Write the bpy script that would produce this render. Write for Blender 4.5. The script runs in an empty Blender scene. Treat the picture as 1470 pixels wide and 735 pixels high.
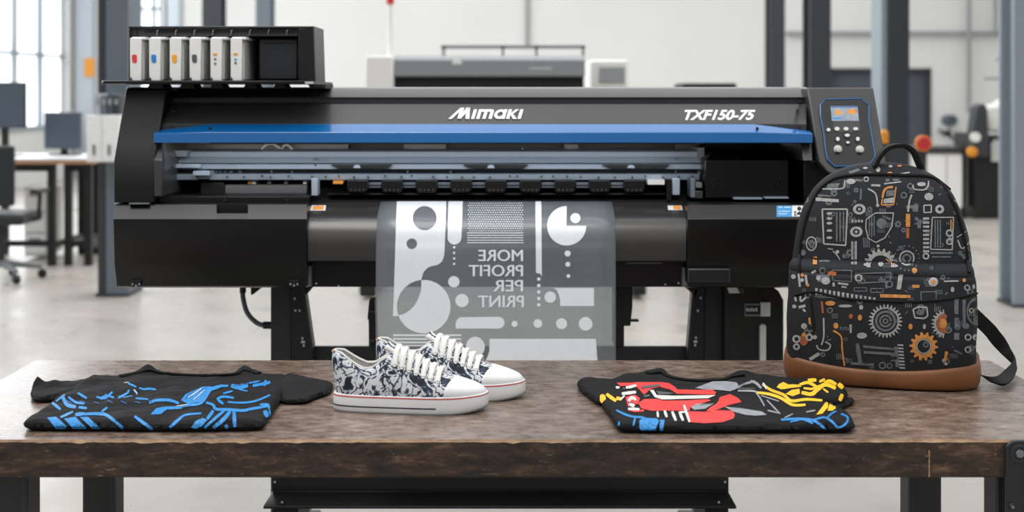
import bpy, bmesh, math, random
import numpy as np
from mathutils import Vector, Matrix
from mathutils.bvhtree import BVHTree
from mathutils.geometry import delaunay_2d_cdt

random.seed(7)
SC = bpy.context.scene
COL = SC.collection
PI = math.pi

# ---- camera model: 1470 x 735 frame, eye at 1.45 m, level view with a lens shift
F, CX, HY, EYE = 2000.0, 735.0, 133.0, 1.45
TZ = 0.784                       # height of the work table's top

def X(px, Y=4.0): return (px - CX) * Y / F
def Zc(py, Y=4.0): return EYE + (HY - py) * Y / F
def W(px, py, Y): return Vector((X(px, Y), Y, Zc(py, Y)))
def onz(px, py, z=TZ):           # point of a horizontal plane seen at a pixel
    Y = F * (EYE - z) / (py - HY)
    return Vector((X(px, Y), Y, z))

# ---------------------------------------------------------------- materials
def lin(c):
    c /= 255.0
    return c / 12.92 if c <= 0.04045 else ((c + 0.055) / 1.055) ** 2.4
def rgb(r, g, b): return (lin(r), lin(g), lin(b), 1)

def mat(name, col, rough=0.5, metal=0.0, var=0.06, scale=40.0, bump=0.0, spec=0.5, coat=0.0, emit=0.0, stretch=(1, 1, 1), bdist=0.002):
    m = bpy.data.materials.new(name); m.use_nodes = True
    nt = m.node_tree; b = nt.nodes['Principled BSDF']
    b.inputs['Roughness'].default_value = rough
    b.inputs['Metallic'].default_value = metal
    b.inputs['Specular IOR Level'].default_value = spec
    b.inputs['Coat Weight'].default_value = coat
    tc = nt.nodes.new('ShaderNodeTexCoord'); mp = nt.nodes.new('ShaderNodeMapping')
    mp.inputs['Scale'].default_value = stretch
    nt.links.new(tc.outputs['Object'], mp.inputs['Vector'])
    nz = nt.nodes.new('ShaderNodeTexNoise'); nz.inputs['Scale'].default_value = scale; nz.inputs['Detail'].default_value = 4
    nt.links.new(mp.outputs['Vector'], nz.inputs['Vector'])
    mr = nt.nodes.new('ShaderNodeMapRange')
    mr.inputs['From Min'].default_value = 0.3; mr.inputs['From Max'].default_value = 0.7
    mr.inputs['To Min'].default_value = 1 - var; mr.inputs['To Max'].default_value = 1 + var
    nt.links.new(nz.outputs['Fac'], mr.inputs['Value'])
    mx = nt.nodes.new('ShaderNodeVectorMath'); mx.operation = 'SCALE'
    mx.inputs[0].default_value = col[:3]
    nt.links.new(mr.outputs['Result'], mx.inputs['Scale'])
    nt.links.new(mx.outputs['Vector'], b.inputs['Base Color'])
    if emit:
        b.inputs['Emission Color'].default_value = col; b.inputs['Emission Strength'].default_value = emit
    if bump:
        bp = nt.nodes.new('ShaderNodeBump'); bp.inputs['Strength'].default_value = bump; bp.inputs['Distance'].default_value = bdist
        nt.links.new(nz.outputs['Fac'], bp.inputs['Height']); nt.links.new(bp.outputs['Normal'], b.inputs['Normal'])
    return m

def ramp(nt, src, stops, const=False):
    r = nt.nodes.new('ShaderNodeValToRGB'); e = r.color_ramp.elements
    if const: r.color_ramp.interpolation = 'CONSTANT'
    while len(e) < len(stops): e.new(0.5)
    for el, (p, c) in zip(e, stops): el.position = p; el.color = c
    nt.links.new(src, r.inputs['Fac']); return r

# ---------------------------------------------------------------- mesh builder
class MB:
    def __init__(s): s.v = []; s.f = []; s.m = []
    def add(s, vs, fs, mi=0):
        o = len(s.v); s.v += [Vector(p) for p in vs]
        s.f += [tuple(i + o for i in q) for q in fs]; s.m += [mi] * len(fs); return s
    def box(s, x0, x1, y0, y1, z0, z1, mi=0):
        v = [(x, y, z) for z in (z0, z1) for y in (y0, y1) for x in (x0, x1)]
        return s.add(v, [(0, 2, 3, 1), (4, 5, 7, 6), (0, 1, 5, 4), (2, 6, 7, 3), (0, 4, 6, 2), (1, 3, 7, 5)], mi)
    def cbox(s, c, size, mi=0):
        return s.box(c[0]-size[0]/2, c[0]+size[0]/2, c[1]-size[1]/2, c[1]+size[1]/2, c[2]-size[2]/2, c[2]+size[2]/2, mi)
    def prism(s, pts, d, mi=0):      # planar 3-D loop extruded by vector d
        n = len(pts); pts = [Vector(p) for p in pts]; d = Vector(d)
        return s.add(pts + [p + d for p in pts], [tuple(range(n))[::-1], tuple(range(n, 2*n))] + [(i, (i+1) % n, n+(i+1) % n, n+i) for i in range(n)], mi)
    def front(s, poly, Y0, Y1, mi=0):   # outline given in picture units at depth Y0 (or Y0(py)), extruded straight back to Y1
        P = []
        for px, py in poly:
            Y = Y0(py) if callable(Y0) else Y0
            P.append(W(px, py, Y))
        n = len(P); B = [Vector((p.x, Y1 if not callable(Y1) else Y1(poly[i][1]), p.z)) for i, p in enumerate(P)]
        return s.add(P + B, [tuple(range(n)), tuple(range(n, 2*n))[::-1]] + [(i, n+i, n+(i+1) % n, (i+1) % n) for i in range(n)], mi)
    def rows(s, rows, Yb, mi=0):      # (py, pxL, pxR, Yfront) from top to bottom; front strip, sides and a flat back at Yb
        vs = []
        for py, a, b, Y in rows:
            z = Zc(py, Y); xa, xb = X(a, Y), X(b, Y)
            vs += [(xa, Y, z), (xb, Y, z), (xb, Yb, z), (xa, Yb, z)]
        n = len(rows); fs = []
        for i in range(n - 1):
            a = 4*i
            for k in range(4): fs.append((a+k, a+4+k, a+4+(k+1) % 4, a+(k+1) % 4))
        fs.append((0, 1, 2, 3)); b = 4*(n-1); fs.append((b+3, b+2, b+1, b))
        return s.add(vs, fs, mi)
    def rings(s, rings, cap=True, closed=False, mi=0):
        n = len(rings[0]); vs = [p for r in rings for p in r]; fs = []; R = len(rings)
        for i in range(R if closed else R - 1):
            j = (i + 1) % R
            for k in range(n): fs.append((i*n+k, i*n+(k+1) % n, j*n+(k+1) % n, j*n+k))
        if cap and not closed: fs += [tuple(range(n))[::-1], tuple((R-1)*n+k for k in range(n))]
        return s.add(vs, fs, mi)
    def grid(s, G, mi=0):             # G[i][j] points
        n = len(G[0]); vs = [p for r in G for p in r]
        return s.add(vs, [(i*n+j, i*n+j+1, (i+1)*n+j+1, (i+1)*n+j) for i in range(len(G)-1) for j in range(n-1)], mi)
    def tube(s, pts, r, n=8, closed=False, flat=None, mi=0):   # flat=(a,b): ellipse half axes, b along 'up'
        P = [Vector(p) for p in pts]; R = []
        up = None
        for i, p in enumerate(P):
            if closed: t = P[(i+1) % len(P)] - P[i-1]
            else: t = P[min(i+1, len(P)-1)] - P[max(i-1, 0)]
            t.normalize()
            if up is None:
                up = Vector((0, 0, 1)) if abs(t.z) < 0.9 else Vector((0, 1, 0))
            side = t.cross(up)
            if side.length < 1e-6: side = t.cross(Vector((1, 0, 0)))
            side.normalize(); up = side.cross(t).normalized()
            rr = r[i] if isinstance(r, (list, tuple)) else r
            a, b = flat if flat else (rr, rr)
            R.append([p + side*a*math.cos(2*PI*k/n) + up*b*math.sin(2*PI*k/n) for k in range(n)])
        return s.rings(R, cap=True, closed=closed, mi=mi)
    def cyl(s, a, b, r, n=20, r2=None, mi=0):
        a = Vector(a); b = Vector(b); t = (b - a).normalized()
        u = t.orthogonal().normalized(); w = t.cross(u); r2 = r if r2 is None else r2
        return s.rings([[a + (u*math.cos(2*PI*k/n) + w*math.sin(2*PI*k/n))*r for k in range(n)],
                        [b + (u*math.cos(2*PI*k/n) + w*math.sin(2*PI*k/n))*r2 for k in range(n)]], mi=mi)
    def lathe(s, c, axis, prof, n=24, mi=0):   # prof: (distance along axis, radius)
        c = Vector(c); t = Vector(axis).normalized(); u = t.orthogonal().normalized(); w = t.cross(u)
        return s.rings([[c + t*d + (u*math.cos(2*PI*k/n) + w*math.sin(2*PI*k/n))*max(r, 1e-5) for k in range(n)] for d, r in prof], mi=mi)
    def ribbon(s, pts, wv, th, mi=0):  # band of width vector(s) wv and thickness th
        P = [Vector(p) for p in pts]; R = []
        for i, p in enumerate(P):
            t = (P[min(i+1, len(P)-1)] - P[max(i-1, 0)]).normalized()
            w = Vector(wv[i] if isinstance(wv, list) else wv); nrm = t.cross(w).normalized()*th/2
            R.append([p - w/2 - nrm, p + w/2 - nrm, p + w/2 + nrm, p - w/2 + nrm])
        return s.rings(R, mi=mi)
    def bvh(s): return BVHTree.FromPolygons([tuple(v) for v in s.v], s.f)
    def build(s, name, m, parent=None, smooth=30, bevel=0.0, seg=2, recalc=True):
        me = bpy.data.meshes.new(name)
        off = Vector((0, 0, 0)); q = parent
        while q is not None: off += q.location; q = q.parent
        me.from_pydata([tuple(v - off) for v in s.v], [], s.f)
        for k in (m if isinstance(m, (list, tuple)) else [m]): me.materials.append(k)
        me.polygons.foreach_set('material_index', s.m)
        if recalc:
            bm = bmesh.new(); bm.from_mesh(me); bmesh.ops.recalc_face_normals(bm, faces=bm.faces); bm.to_mesh(me); bm.free()
        if smooth:
            me.shade_smooth(); me.set_sharp_from_angle(angle=math.radians(smooth))
        me.update()
        o = bpy.data.objects.new(name, me); COL.objects.link(o)
        if parent: o.parent = parent
        if bevel:
            b = o.modifiers.new('bevel', 'BEVEL'); b.width = bevel; b.segments = seg; b.limit_method = 'ANGLE'; b.angle_limit = math.radians(35)
        return o

def tag(o, label=None, cat=None, group=None, kind=None):
    if label: o['label'] = label
    if cat: o['category'] = cat
    if group: o['group'] = group
    if kind: o['kind'] = kind
    return o
def thing(name, label, cat, loc=(0, 0, 0), group=None, kind=None):
    o = bpy.data.objects.new(name, None); COL.objects.link(o); o.location = loc; o.empty_display_size = 0.05
    return tag(o, label, cat, group, kind)
def copy_tree(o, parent=None):
    c = o.copy(); COL.objects.link(c)
    if parent is not None: c.parent = parent
    for ch in list(o.children): copy_tree(ch, c)
    return c

# ---------------------------------------------------------------- outlines, fills and prints laid on surfaces
def dens(ring, step):
    out = []
    for i, a in enumerate(ring):
        b = ring[(i+1) % len(ring)]; d = math.dist(a, b); n = max(1, int(math.ceil(d/step)))
        out += [(a[0]+(b[0]-a[0])*k/n, a[1]+(b[1]-a[1])*k/n) for k in range(n)]
    return out
def spline(pts, n=6, closed=False):
    P = [Vector(p) for p in pts]; N = len(P); out = []
    for i in range(N if closed else N-1):
        g = (lambda k: P[k % N]) if closed else (lambda k: P[min(max(k, 0), N-1)])
        p0, p1, p2, p3 = g(i-1), g(i), g(i+1), g(i+2)
        for k in range(n):
            t = k/n
            out.append(0.5*((2*p1)+(p2-p0)*t+(2*p0-5*p1+4*p2-p3)*t*t+(3*p1-p0-3*p2+p3)*t**3))
    if not closed: out.append(P[-1])
    return [tuple(p) for p in out]
def inside(pts, rings):
    pts = np.asarray(pts, float); c = np.zeros(len(pts), bool)
    for r in rings:
        r = np.asarray(r, float); x1, y1 = r[:, 0], r[:, 1]; x2, y2 = np.roll(x1, -1), np.roll(y1, -1)
        for a, b, d, e in zip(x1, y1, x2, y2):
            if b == e: continue
            cond = ((b > pts[:, 1]) != (e > pts[:, 1])) & (pts[:, 0] < (d-a)*(pts[:, 1]-b)/(e-b)+a)
            c ^= cond
    return c
def fill(rings, step, gridstep=None):
    rings = [dens(r, step) for r in rings]; gs = gridstep or step
    V = []; E = []
    for r in rings:
        o = len(V); V += r; E += [(o+i, o+(i+1) % len(r)) for i in range(len(r))]
    A = np.array(V); x0, y0 = A.min(0); x1, y1 = A.max(0)
    gx = np.arange(x0+gs/2, x1, gs); gy = np.arange(y0+gs/2, y1, gs)
    if len(gx) and len(gy):
        G = np.array([(x+(0.25*gs if j % 2 else 0), y) for j, y in enumerate(gy) for x in gx])
        G = G[inside(G, rings)]
        if len(G):
            keep = np.ones(len(G), bool)
            for k in range(0, len(G), 2000):
                d = ((G[k:k+2000, None, :]-A[None])**2).sum(2).min(1); keep[k:k+2000] = d > (0.35*gs)**2
            V = V + [tuple(p) for p in G[keep]]
    vs, _, fs, *_ = delaunay_2d_cdt([Vector(p) for p in V], E, [], 0, 1e-6)
    if not fs: return [], []
    cen = np.array([[sum(vs[i][k] for i in f)/len(f) for k in (0, 1)] for f in fs])
    ok = inside(cen, rings)
    return [tuple(v) for v in vs], [f for f, k in zip(fs, ok) if k]

def circ(cx, cy, r, n=28, ry=None, a0=0.0, a1=2*PI):
    full = abs(a1-a0-2*PI) < 1e-6; m = n if full else n+1
    return [(cx+r*math.cos(a0+(a1-a0)*k/n), cy+(ry or r)*math.sin(a0+(a1-a0)*k/n)) for k in range(m)]
def rect(x0, y0, x1, y1): return [(x0, y0), (x1, y0), (x1, y1), (x0, y1)]
def stroke(pts, w, n=5, taper=True):
    P = spline(pts, n) if len(pts) > 2 else [tuple(pts[0]), tuple(((pts[0][0]+pts[1][0])/2, (pts[0][1]+pts[1][1])/2)), tuple(pts[1])]
    L, R = [], []; N = len(P)
    for i, p in enumerate(P):
        a = P[max(i-1, 0)]; b = P[min(i+1, N-1)]; dx, dy = b[0]-a[0], b[1]-a[1]; l = math.hypot(dx, dy) or 1
        ww = w/2*(1 if not taper else (0.55+0.45*math.sin(PI*(0.15+0.7*i/(N-1)))))
        L.append((p[0]-dy/l*ww, p[1]+dx/l*ww)); R.append((p[0]+dy/l*ww, p[1]-dx/l*ww))
    return L+R[::-1]
def gear(cx, cy, r0, r1, teeth, ry=1.0):
    out = []
    for k in range(teeth*4):
        a = 2*PI*k/(teeth*4); r = r1 if k % 4 in (0, 1) else r0
        out.append((cx+r*math.cos(a), cy+r*ry*math.sin(a)))
    return out
def Zm(ox, oy, s): return lambda pts: [(ox+a/s, oy+b/s) for a, b in pts]

def hit(bvh, px, py, off):
    d = Vector(((px-CX)/F, 1.0, (HY-py)/F)).normalized()
    loc, nrm, *_ = bvh.ray_cast(Vector((0, 0, EYE)), d)
    if loc is None: return None
    if nrm.dot(d) > 0: nrm = -nrm
    return loc + nrm*off
def lay(mb, bvh, shapes, off=0.0008, step=3.0, mi=0):   # lay flat outlines onto a surface as thin print
    for sh in shapes:
        rings = sh if isinstance(sh[0][0], (tuple, list)) else [sh]
        vs, fs = fill(rings, step)
        P = [hit(bvh, x, y, off) for x, y in vs]
        idx = {}; out = []
        for i, p in enumerate(P):
            if p is not None: idx[i] = len(out); out.append(p)
        F2 = []
        for f in fs:
            if all(i in idx for i in f):
                q = [P[i] for i in f]
                if max((q[0]-q[1]).length, (q[1]-q[2]).length, (q[2]-q[0]).length) < 0.06: F2.append(tuple(idx[i] for i in f))
        mb.add(out, F2, mi)
    return mb
def path_on(bvh, pts, off, n=5):
    return [q for q in (hit(bvh, x, y, off) for x, y in spline(pts, n)) if q is not None]

def text_mesh(body, bold=0.0, shear=0.0, spacing=1.0):    # flat letters as (verts2d, faces), scaled to unit box
    cu = bpy.data.curves.new('letters', 'FONT'); cu.body = body; cu.size = 1; cu.offset = bold; cu.shear = shear
    cu.space_character = spacing; cu.resolution_u = 4; cu.fill_mode = 'FRONT'
    o = bpy.data.objects.new('letters', cu); COL.objects.link(o)
    bpy.context.view_layer.update()
    me = bpy.data.meshes.new_from_object(o.evaluated_get(bpy.context.evaluated_depsgraph_get()))
    vs = np.array([v.co[:2] for v in me.vertices]); fs = [tuple(p.vertices) for p in me.polygons]
    bpy.data.objects.remove(o); bpy.data.meshes.remove(me); bpy.data.curves.remove(cu)
    mn, mx = vs.min(0), vs.max(0)
    return (vs-mn)/(mx-mn), fs
def sticker_text(mb, body, x0, x1, y0, y1, place, mirror=False, **k):   # letters into the picture box x0..x1, y0(top)..y1(bottom)
    vs, fs = text_mesh(body, **k); P = []
    for u, v in vs:
        u = 1-u if mirror else u
        P.append(place(x0+(x1-x0)*u, y1+(y0-y1)*v))
    mb.add(P, fs)
# ================================================================ materials
M = {}
def D(k, *a, **kw): M[k] = mat(k, *a, **kw)
D('white_wall', rgb(222, 222, 219), 0.85, var=0.03, scale=0.6)
D('trim_grey', rgb(150, 152, 155), 0.6)
D('frame_grey', rgb(150, 158, 164), 0.6)
D('steel_blue', rgb(98, 108, 117), 0.5)
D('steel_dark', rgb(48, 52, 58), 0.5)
D('steel_light', rgb(172, 180, 188), 0.5)
D('steel_mid', rgb(138, 149, 158), 0.5)
D('platen_steel', rgb(74, 72, 70), 0.28, metal=0.6, var=0.03, scale=200)
D('door_grey', rgb(72, 78, 88), 0.6)
D('black_plastic', rgb(26, 26, 28), 0.3, var=0.05, scale=300)
D('black_panel', rgb(8, 8, 9), 0.34, var=0.05, scale=300)
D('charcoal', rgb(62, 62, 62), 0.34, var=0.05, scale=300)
D('dark_metal', rgb(34, 37, 41), 0.42, var=0.05, scale=200)
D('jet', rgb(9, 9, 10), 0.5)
D('blue_paint', rgb(10, 98, 164), 0.32, var=0.04, scale=300, coat=0.9)
D('aluminium', rgb(172, 186, 200), 0.36, metal=0.25, var=0.05, scale=60, stretch=(0.2, 8, 8))
D('aluminium_dark', rgb(120, 130, 140), 0.4, metal=0.2)
D('chrome', rgb(200, 203, 206), 0.2, metal=0.9)
D('screw', rgb(190, 190, 190), 0.3, metal=0.6)
D('white_paint', rgb(238, 238, 238), 0.5)
D('white_plastic', rgb(228, 227, 223), 0.45, var=0.03)
D('greyish_white', rgb(190, 190, 187), 0.6)  # greyer white of guards, handles, plates and cabinet bodies
D('ink_red', rgb(214, 62, 66), 0.5)
D('ink_blue', rgb(38, 128, 200), 0.5)
D('ink_orange', rgb(234, 164, 52), 0.5)
D('ink_grey', rgb(84, 86, 88), 0.5)
D('label_blue', rgb(62, 150, 214), 0.5)
D('label_orange', rgb(230, 150, 60), 0.5)
D('signal_orange', rgb(214, 140, 36), 0.5, var=0.2, scale=60)
D('signal_red', rgb(205, 56, 52), 0.4)
D('desk_wood', rgb(170, 128, 96), 0.5, var=0.15, scale=20, stretch=(1, 6, 6))
D('desk_top', rgb(205, 208, 210), 0.45)
D('rubber', rgb(26, 26, 27), 0.7)
D('grey_plastic', rgb(112, 116, 118), 0.45)
D('screen_dark', rgb(70, 80, 92), 0.4)
D('button_white', rgb(216, 214, 208), 0.4)

def make_floor():
    m = bpy.data.materials.new('concrete_floor'); m.use_nodes = True; nt = m.node_tree; b = nt.nodes['Principled BSDF']
    tc = nt.nodes.new('ShaderNodeTexCoord')
    n1 = nt.nodes.new('ShaderNodeTexNoise'); n1.inputs['Scale'].default_value = 0.7; n1.inputs['Detail'].default_value = 6; n1.inputs['Roughness'].default_value = 0.65
    nt.links.new(tc.outputs['Object'], n1.inputs['Vector'])
    r = ramp(nt, n1.outputs['Fac'], [(0.28, rgb(155, 150, 143)), (0.5, rgb(165, 160, 152)), (0.72, rgb(174, 169, 161))])
    nt.links.new(r.outputs['Color'], b.inputs['Base Color'])
    n2 = nt.nodes.new('ShaderNodeTexNoise'); n2.inputs['Scale'].default_value = 2.5; n2.inputs['Detail'].default_value = 5
    nt.links.new(tc.outputs['Object'], n2.inputs['Vector'])
    r2 = ramp(nt, n2.outputs['Fac'], [(0.3, (0.22, 0.22, 0.22, 1)), (0.7, (0.42, 0.42, 0.42, 1))])
    nt.links.new(r2.outputs['Color'], b.inputs['Roughness'])
    return m
M['floor'] = make_floor()

def make_pane():
    m = bpy.data.materials.new('bright_window_glazing'); m.use_nodes = True; nt = m.node_tree; b = nt.nodes['Principled BSDF']
    tc = nt.nodes.new('ShaderNodeTexCoord'); n = nt.nodes.new('ShaderNodeTexNoise'); n.inputs['Scale'].default_value = 0.8
    nt.links.new(tc.outputs['Object'], n.inputs['Vector'])
    r = ramp(nt, n.outputs['Fac'], [(0.3, rgb(222, 230, 238)), (0.6, rgb(250, 252, 255))])
    nt.links.new(r.outputs['Color'], b.inputs['Base Color']); nt.links.new(r.outputs['Color'], b.inputs['Emission Color'])
    b.inputs['Emission Strength'].default_value = PANE_GLOW; b.inputs['Roughness'].default_value = 0.2
    return m
PANE_GLOW = 1.6
M['pane'] = make_pane()

# ================================================================ the room
WB, WL, WR = 24.0, -7.56, 11.0
def struct(mb, name, m, label=None, cat=None, **k):
    o = mb.build(name, m, **k); o['kind'] = 'structure'
    return tag(o, label, cat)
struct(MB().box(WL-0.3, WR+0.3, -3.0, WB+0.3, -0.2, 0.0), 'floor', M['floor'], 'polished light grey concrete floor of the workshop', 'floor', smooth=0)

# back wall with an opening for the far window and one for the door
BW = X(186, WB), X(232, WB)
DO = X(1192, WB), X(1336, WB); DT = Zc(98, WB)
w = MB()
w.box(WL-0.3, BW[0], WB, WB+0.3, 0, 5.0); w.box(BW[0], BW[1], WB, WB+0.3, 0, 1.2); w.box(BW[0], BW[1], WB, WB+0.3, 4.4, 5.0)
w.box(BW[1], DO[0], WB, WB+0.3, 0, 5.0); w.box(DO[0], DO[1], WB, WB+0.3, DT, 5.0); w.box(DO[1], WR+0.3, WB, WB+0.3, 0, 5.0)
struct(w, 'wall_back', M['white_wall'], 'plain white wall at the far end of the workshop', 'wall', smooth=0)
# left wall with the long glazed opening
w = MB(); WY0, WY1, WZ0, WZ1 = 8.0, 23.75, 0.86, 4.6
w.box(WL-0.3, WL, -3, WY0, 0, 5.0); w.box(WL-0.3, WL, WY1, WB, 0, 5.0); w.box(WL-0.3, WL, WY0, WY1, 0, WZ0); w.box(WL-0.3, WL, WY0, WY1, WZ1, 5.0)
struct(w, 'wall_left', M['white_wall'], 'white side wall below and around the long window', 'wall', smooth=0)
struct(MB().box(WR, WR+0.3, -3, WB, 0, 5.0), 'wall_right', M['white_wall'], 'white side wall out of view on the right', 'wall', smooth=0)

def window(name, label, x0, x1, y0, y1, z0, z1, along, bars, hbars, t=0.05):
    r = thing(name, label, 'window', ((x0+x1)/2, (y0+y1)/2, z0), kind='structure')
    g = MB(); f = MB()
    if along == 'y':
        g.box(x0-0.16, x0-0.14, y0, y1, z0, z1)
        for y in bars: f.box(x0-0.2, x0-0.05, y-t/2, y+t/2, z0, z1)
        for z in hbars: f.box(x0-0.19, x0-0.06, y0, y1, z-t/2, z+t/2)
        f.box(x0-0.2, x0+0.03, y0, y1, z0, z0+0.06)
    else:
        g.box(x0, x1, y0+0.14, y0+0.16, z0, z1)
        for x in bars: f.box(x-t/2, x+t/2, y0+0.05, y0+0.2, z0, z1)
        for z in hbars: f.box(x0, x1, y0+0.06, y0+0.19, z-t/2, z+t/2)
    g.build('pane', M['pane'], r, smooth=0); f.build('window_frame', M['frame_grey'], r, smooth=0)
    return r
window('window_1', 'tall bright window with grey glazing bars along the side wall', WL, WL, WY0, WY1, WZ0, WZ1, 'y',
       [24-0.25-1.16*k for k in range(14) if 24-0.25-1.16*k > WY0], [2.06, 3.3, WZ1-0.03])
window('window_2', 'small far window with grey bars beside the big steel column', BW[0], BW[1], WB, WB, 1.2, 4.4, 'x',
       [BW[0]+0.03, X(199, WB), X(219, WB), BW[1]-0.03], [2.9, 1.23, 3.7], t=0.05)
d = thing('door_1', 'dark grey double door in the far wall', 'door', ((DO[0]+DO[1])/2, WB, 0), kind='structure')
mid = (DO[0]+DO[1])/2
for a, b in ((DO[0]+0.05, mid-0.005), (mid+0.005, DO[1]-0.05)):
    MB().box(a, b, WB+0.06, WB+0.12, 0.01, DT-0.05).build('door_leaf', M['door_grey'], d, smooth=0)
f = MB().box(DO[0], DO[0]+0.05, WB-0.03, WB+0.2, 0, DT).box(DO[1]-0.05, DO[1], WB-0.03, WB+0.2, 0, DT).box(DO[0], DO[1], WB-0.03, WB+0.2, DT-0.05, DT)
f.build('door_frame', M['steel_dark'], d, smooth=0)
for s in (-1, 1): MB().tube([(mid+s*0.09, WB+0.06, 0.95), (mid+s*0.09, WB+0.0, 0.95), (mid+s*0.2, WB+0.0, 0.95)], 0.012).build('door_handle', M['chrome'], d)

# conduits and rails on the far wall
n = 0
def trim(mb, m='trim_grey', label='thin grey conduit running across the far white wall'):
    global n; n += 1
    return struct(mb, 'trim_%d' % n, M[m], label, 'trim')
trim(MB().cyl((X(757, WB), WB-0.05, 1.4+0.85), (X(757, WB), WB-0.05, 4.9), 0.035), label='vertical grey conduit above the grey background printer')
trim(MB().box(X(1128, WB), X(1466, WB), WB-0.1, WB-0.0, Zc(50, WB), Zc(45, WB)), label='horizontal grey rail across the wall above the dark door')
trim(MB().cyl((X(1387, WB), WB-0.14, Zc(162, WB)), (X(1387, WB), WB-0.14, 4.9), 0.04), label='vertical grey conduit right of the dark door')
trim(MB().cyl((X(1425, WB), WB-0.14, Zc(48, WB)), (X(1425, WB), WB-0.14, 4.9), 0.035), label='short vertical conduit dropping to the wall rail at far right')
trim(MB().box(X(112, WB), X(136, WB), WB-0.12, WB, 0.0, 5.0), 'steel_light', 'pale blue-grey strip of wall cladding beside the window')

def column(label, px0, px1, Y, m, m2=None, split=None, depth=0.35):
    r = thing('steel_column', label, 'column', (X((px0+px1)/2, Y), Y+depth/2, 0), kind='structure')
    x0, x1 = X(px0, Y), X(px1, Y); t = 0.045
    b = MB()
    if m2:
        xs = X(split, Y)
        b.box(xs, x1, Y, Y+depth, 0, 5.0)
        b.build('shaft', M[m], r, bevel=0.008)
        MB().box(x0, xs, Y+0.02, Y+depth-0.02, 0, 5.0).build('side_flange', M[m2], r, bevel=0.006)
    else:
        b.box(x0, x1, Y, Y+t, 0, 5.0).box(x0, x1, Y+depth-t, Y+depth, 0, 5.0).box((x0+x1)/2-0.02, (x0+x1)/2+0.02, Y+t, Y+depth-t, 0, 5.0)
        b.build('shaft', M[m], r)
    MB().box(x0-0.01, x1+0.01, Y-0.01, Y+depth+0.01, 0, 0.02).build('base_plate', M['steel_dark'], r)
    return r
column('big blue-grey steel column standing behind the left end of the black printer', 139, 184, 9.9, 'steel_blue', 'steel_dark', 152)  # left strip in darker steel, its shade put into the colour
column('pale grey column showing just right of the far small window', 236, 257, 20, 'steel_light', 'steel_dark', 240)
column('dark steel column rising behind the ink cartridge rack', 290, 316, 16, 'steel_dark')
column('slim grey column rising behind the right end of the ink cartridge rack', 367, 388, 18, 'steel_blue')
column('slim dark column seen over the top cover left of the control panel', 1105, 1127, 18, 'steel_dark')
column('dark steel column rising directly behind the control panel', 1163, 1193, 13, 'steel_dark')
column('tall dark steel column with pale left flange standing over the backpack', 1266, 1306, 11, 'steel_dark', 'steel_mid', 1275)
column('pale blue-grey column at the right border of the view', 1456, 1490, 9.4, 'steel_mid', depth=0.3)

# ================================================================ background things
def desk(label, px0, px1, Y0, Y1, zt):
    x0, x1 = X(px0, Y0), X(px1, Y0)
    r = thing('desk', label, 'desk', ((x0+x1)/2, (Y0+Y1)/2, 0))
    MB().box(x0, x1, Y0, Y1, zt-0.012, zt).box(x0, x1, Y0, Y1, zt-0.045, zt-0.012, 1).build('desktop', [M['desk_top'], M['desk_wood']], r)
    for x in (x0+0.03, x1-0.09):
        for y in (Y0+0.06, Y1-0.12):
            MB().box(x, x+0.06, y, y+0.06, 0, zt-0.045).build('leg', M['jet'], r)
        MB().box(x+0.01, x+0.05, Y0+0.12, Y1-0.12, 0.14, 0.19).build('stretcher', M['jet'], r)
    MB().box(x0+0.09, x1-0.09, Y0+0.07, Y0+0.11, 0.16, 0.21).build('stretcher', M['jet'], r)
    MB().box(x0+0.09, x1-0.09, Y0+0.07, Y0+0.10, zt-0.11, zt-0.045).build('apron', M['jet'], r)
    return r
ZD = 0.9
desk('white topped desk with black frame holding the large dark monitor below the window', -60, 80, 11.6, 12.6, ZD)
desk('narrow desk with wooden edge and black frame between monitor desk and steel column', 83, 133, 11.6, 12.6, ZD)

def pedestal(label, px0, px1, Y):
    x0, x1 = X(px0, Y), X(px1, Y)
    r = thing('drawer_pedestal', label, 'drawers', ((x0+x1)/2, Y+0.25, 0), group=None)
    MB().box(x0, x1, Y+0.02, Y+0.45, 0.03, 0.62).build('body', M['greyish_white'], r)
    for k in range(3):
        dr = MB().box(x0+0.01, x1-0.01, Y, Y+0.02, 0.05+k*0.19, 0.22+k*0.19).build('drawer', M['white_paint'], r)
        MB().box((x0+x1)/2-0.05, (x0+x1)/2+0.05, Y-0.012, Y, 0.17+k*0.19, 0.185+k*0.19).build('handle', M['grey_plastic'], dr)
pedestal('white drawer pedestal under the monitor desk', 34, 66, 12.1)

def monitor(label, px0, px1, py0, py1, Y, m):
    x0, x1, z0, z1 = X(px0, Y), X(px1, Y), Zc(py1, Y), Zc(py0, Y); xc = (x0+x1)/2
    r = thing('monitor', label, 'monitor', (xc, Y+0.06, ZD))
    MB().box(x0, x1, Y, Y+0.035, z0, z1).build('housing', M[m], r, bevel=0.006)
    MB().box(x0+0.012, x1-0.012, Y-0.002, Y+0.001, z0+0.012, z1-0.012).build('screen', M['screen_dark'], r)
    MB().box(xc-0.03, xc+0.03, Y+0.035, Y+0.06, ZD+0.01, (z0+z1)/2).build('stand', M['jet'], r)
    MB().box(xc-0.12, xc+0.12, Y-0.03, Y+0.15, ZD, ZD+0.012).build('stand_foot', M['jet'], r)
monitor('large dark monitor standing on the desk below the window', -28, 37, 118, 184, 12.0, 'steel_dark')
monitor('smaller blue-grey monitor standing on the narrow desk', 63, 117, 161, 214, 12.2, 'steel_blue')
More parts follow.
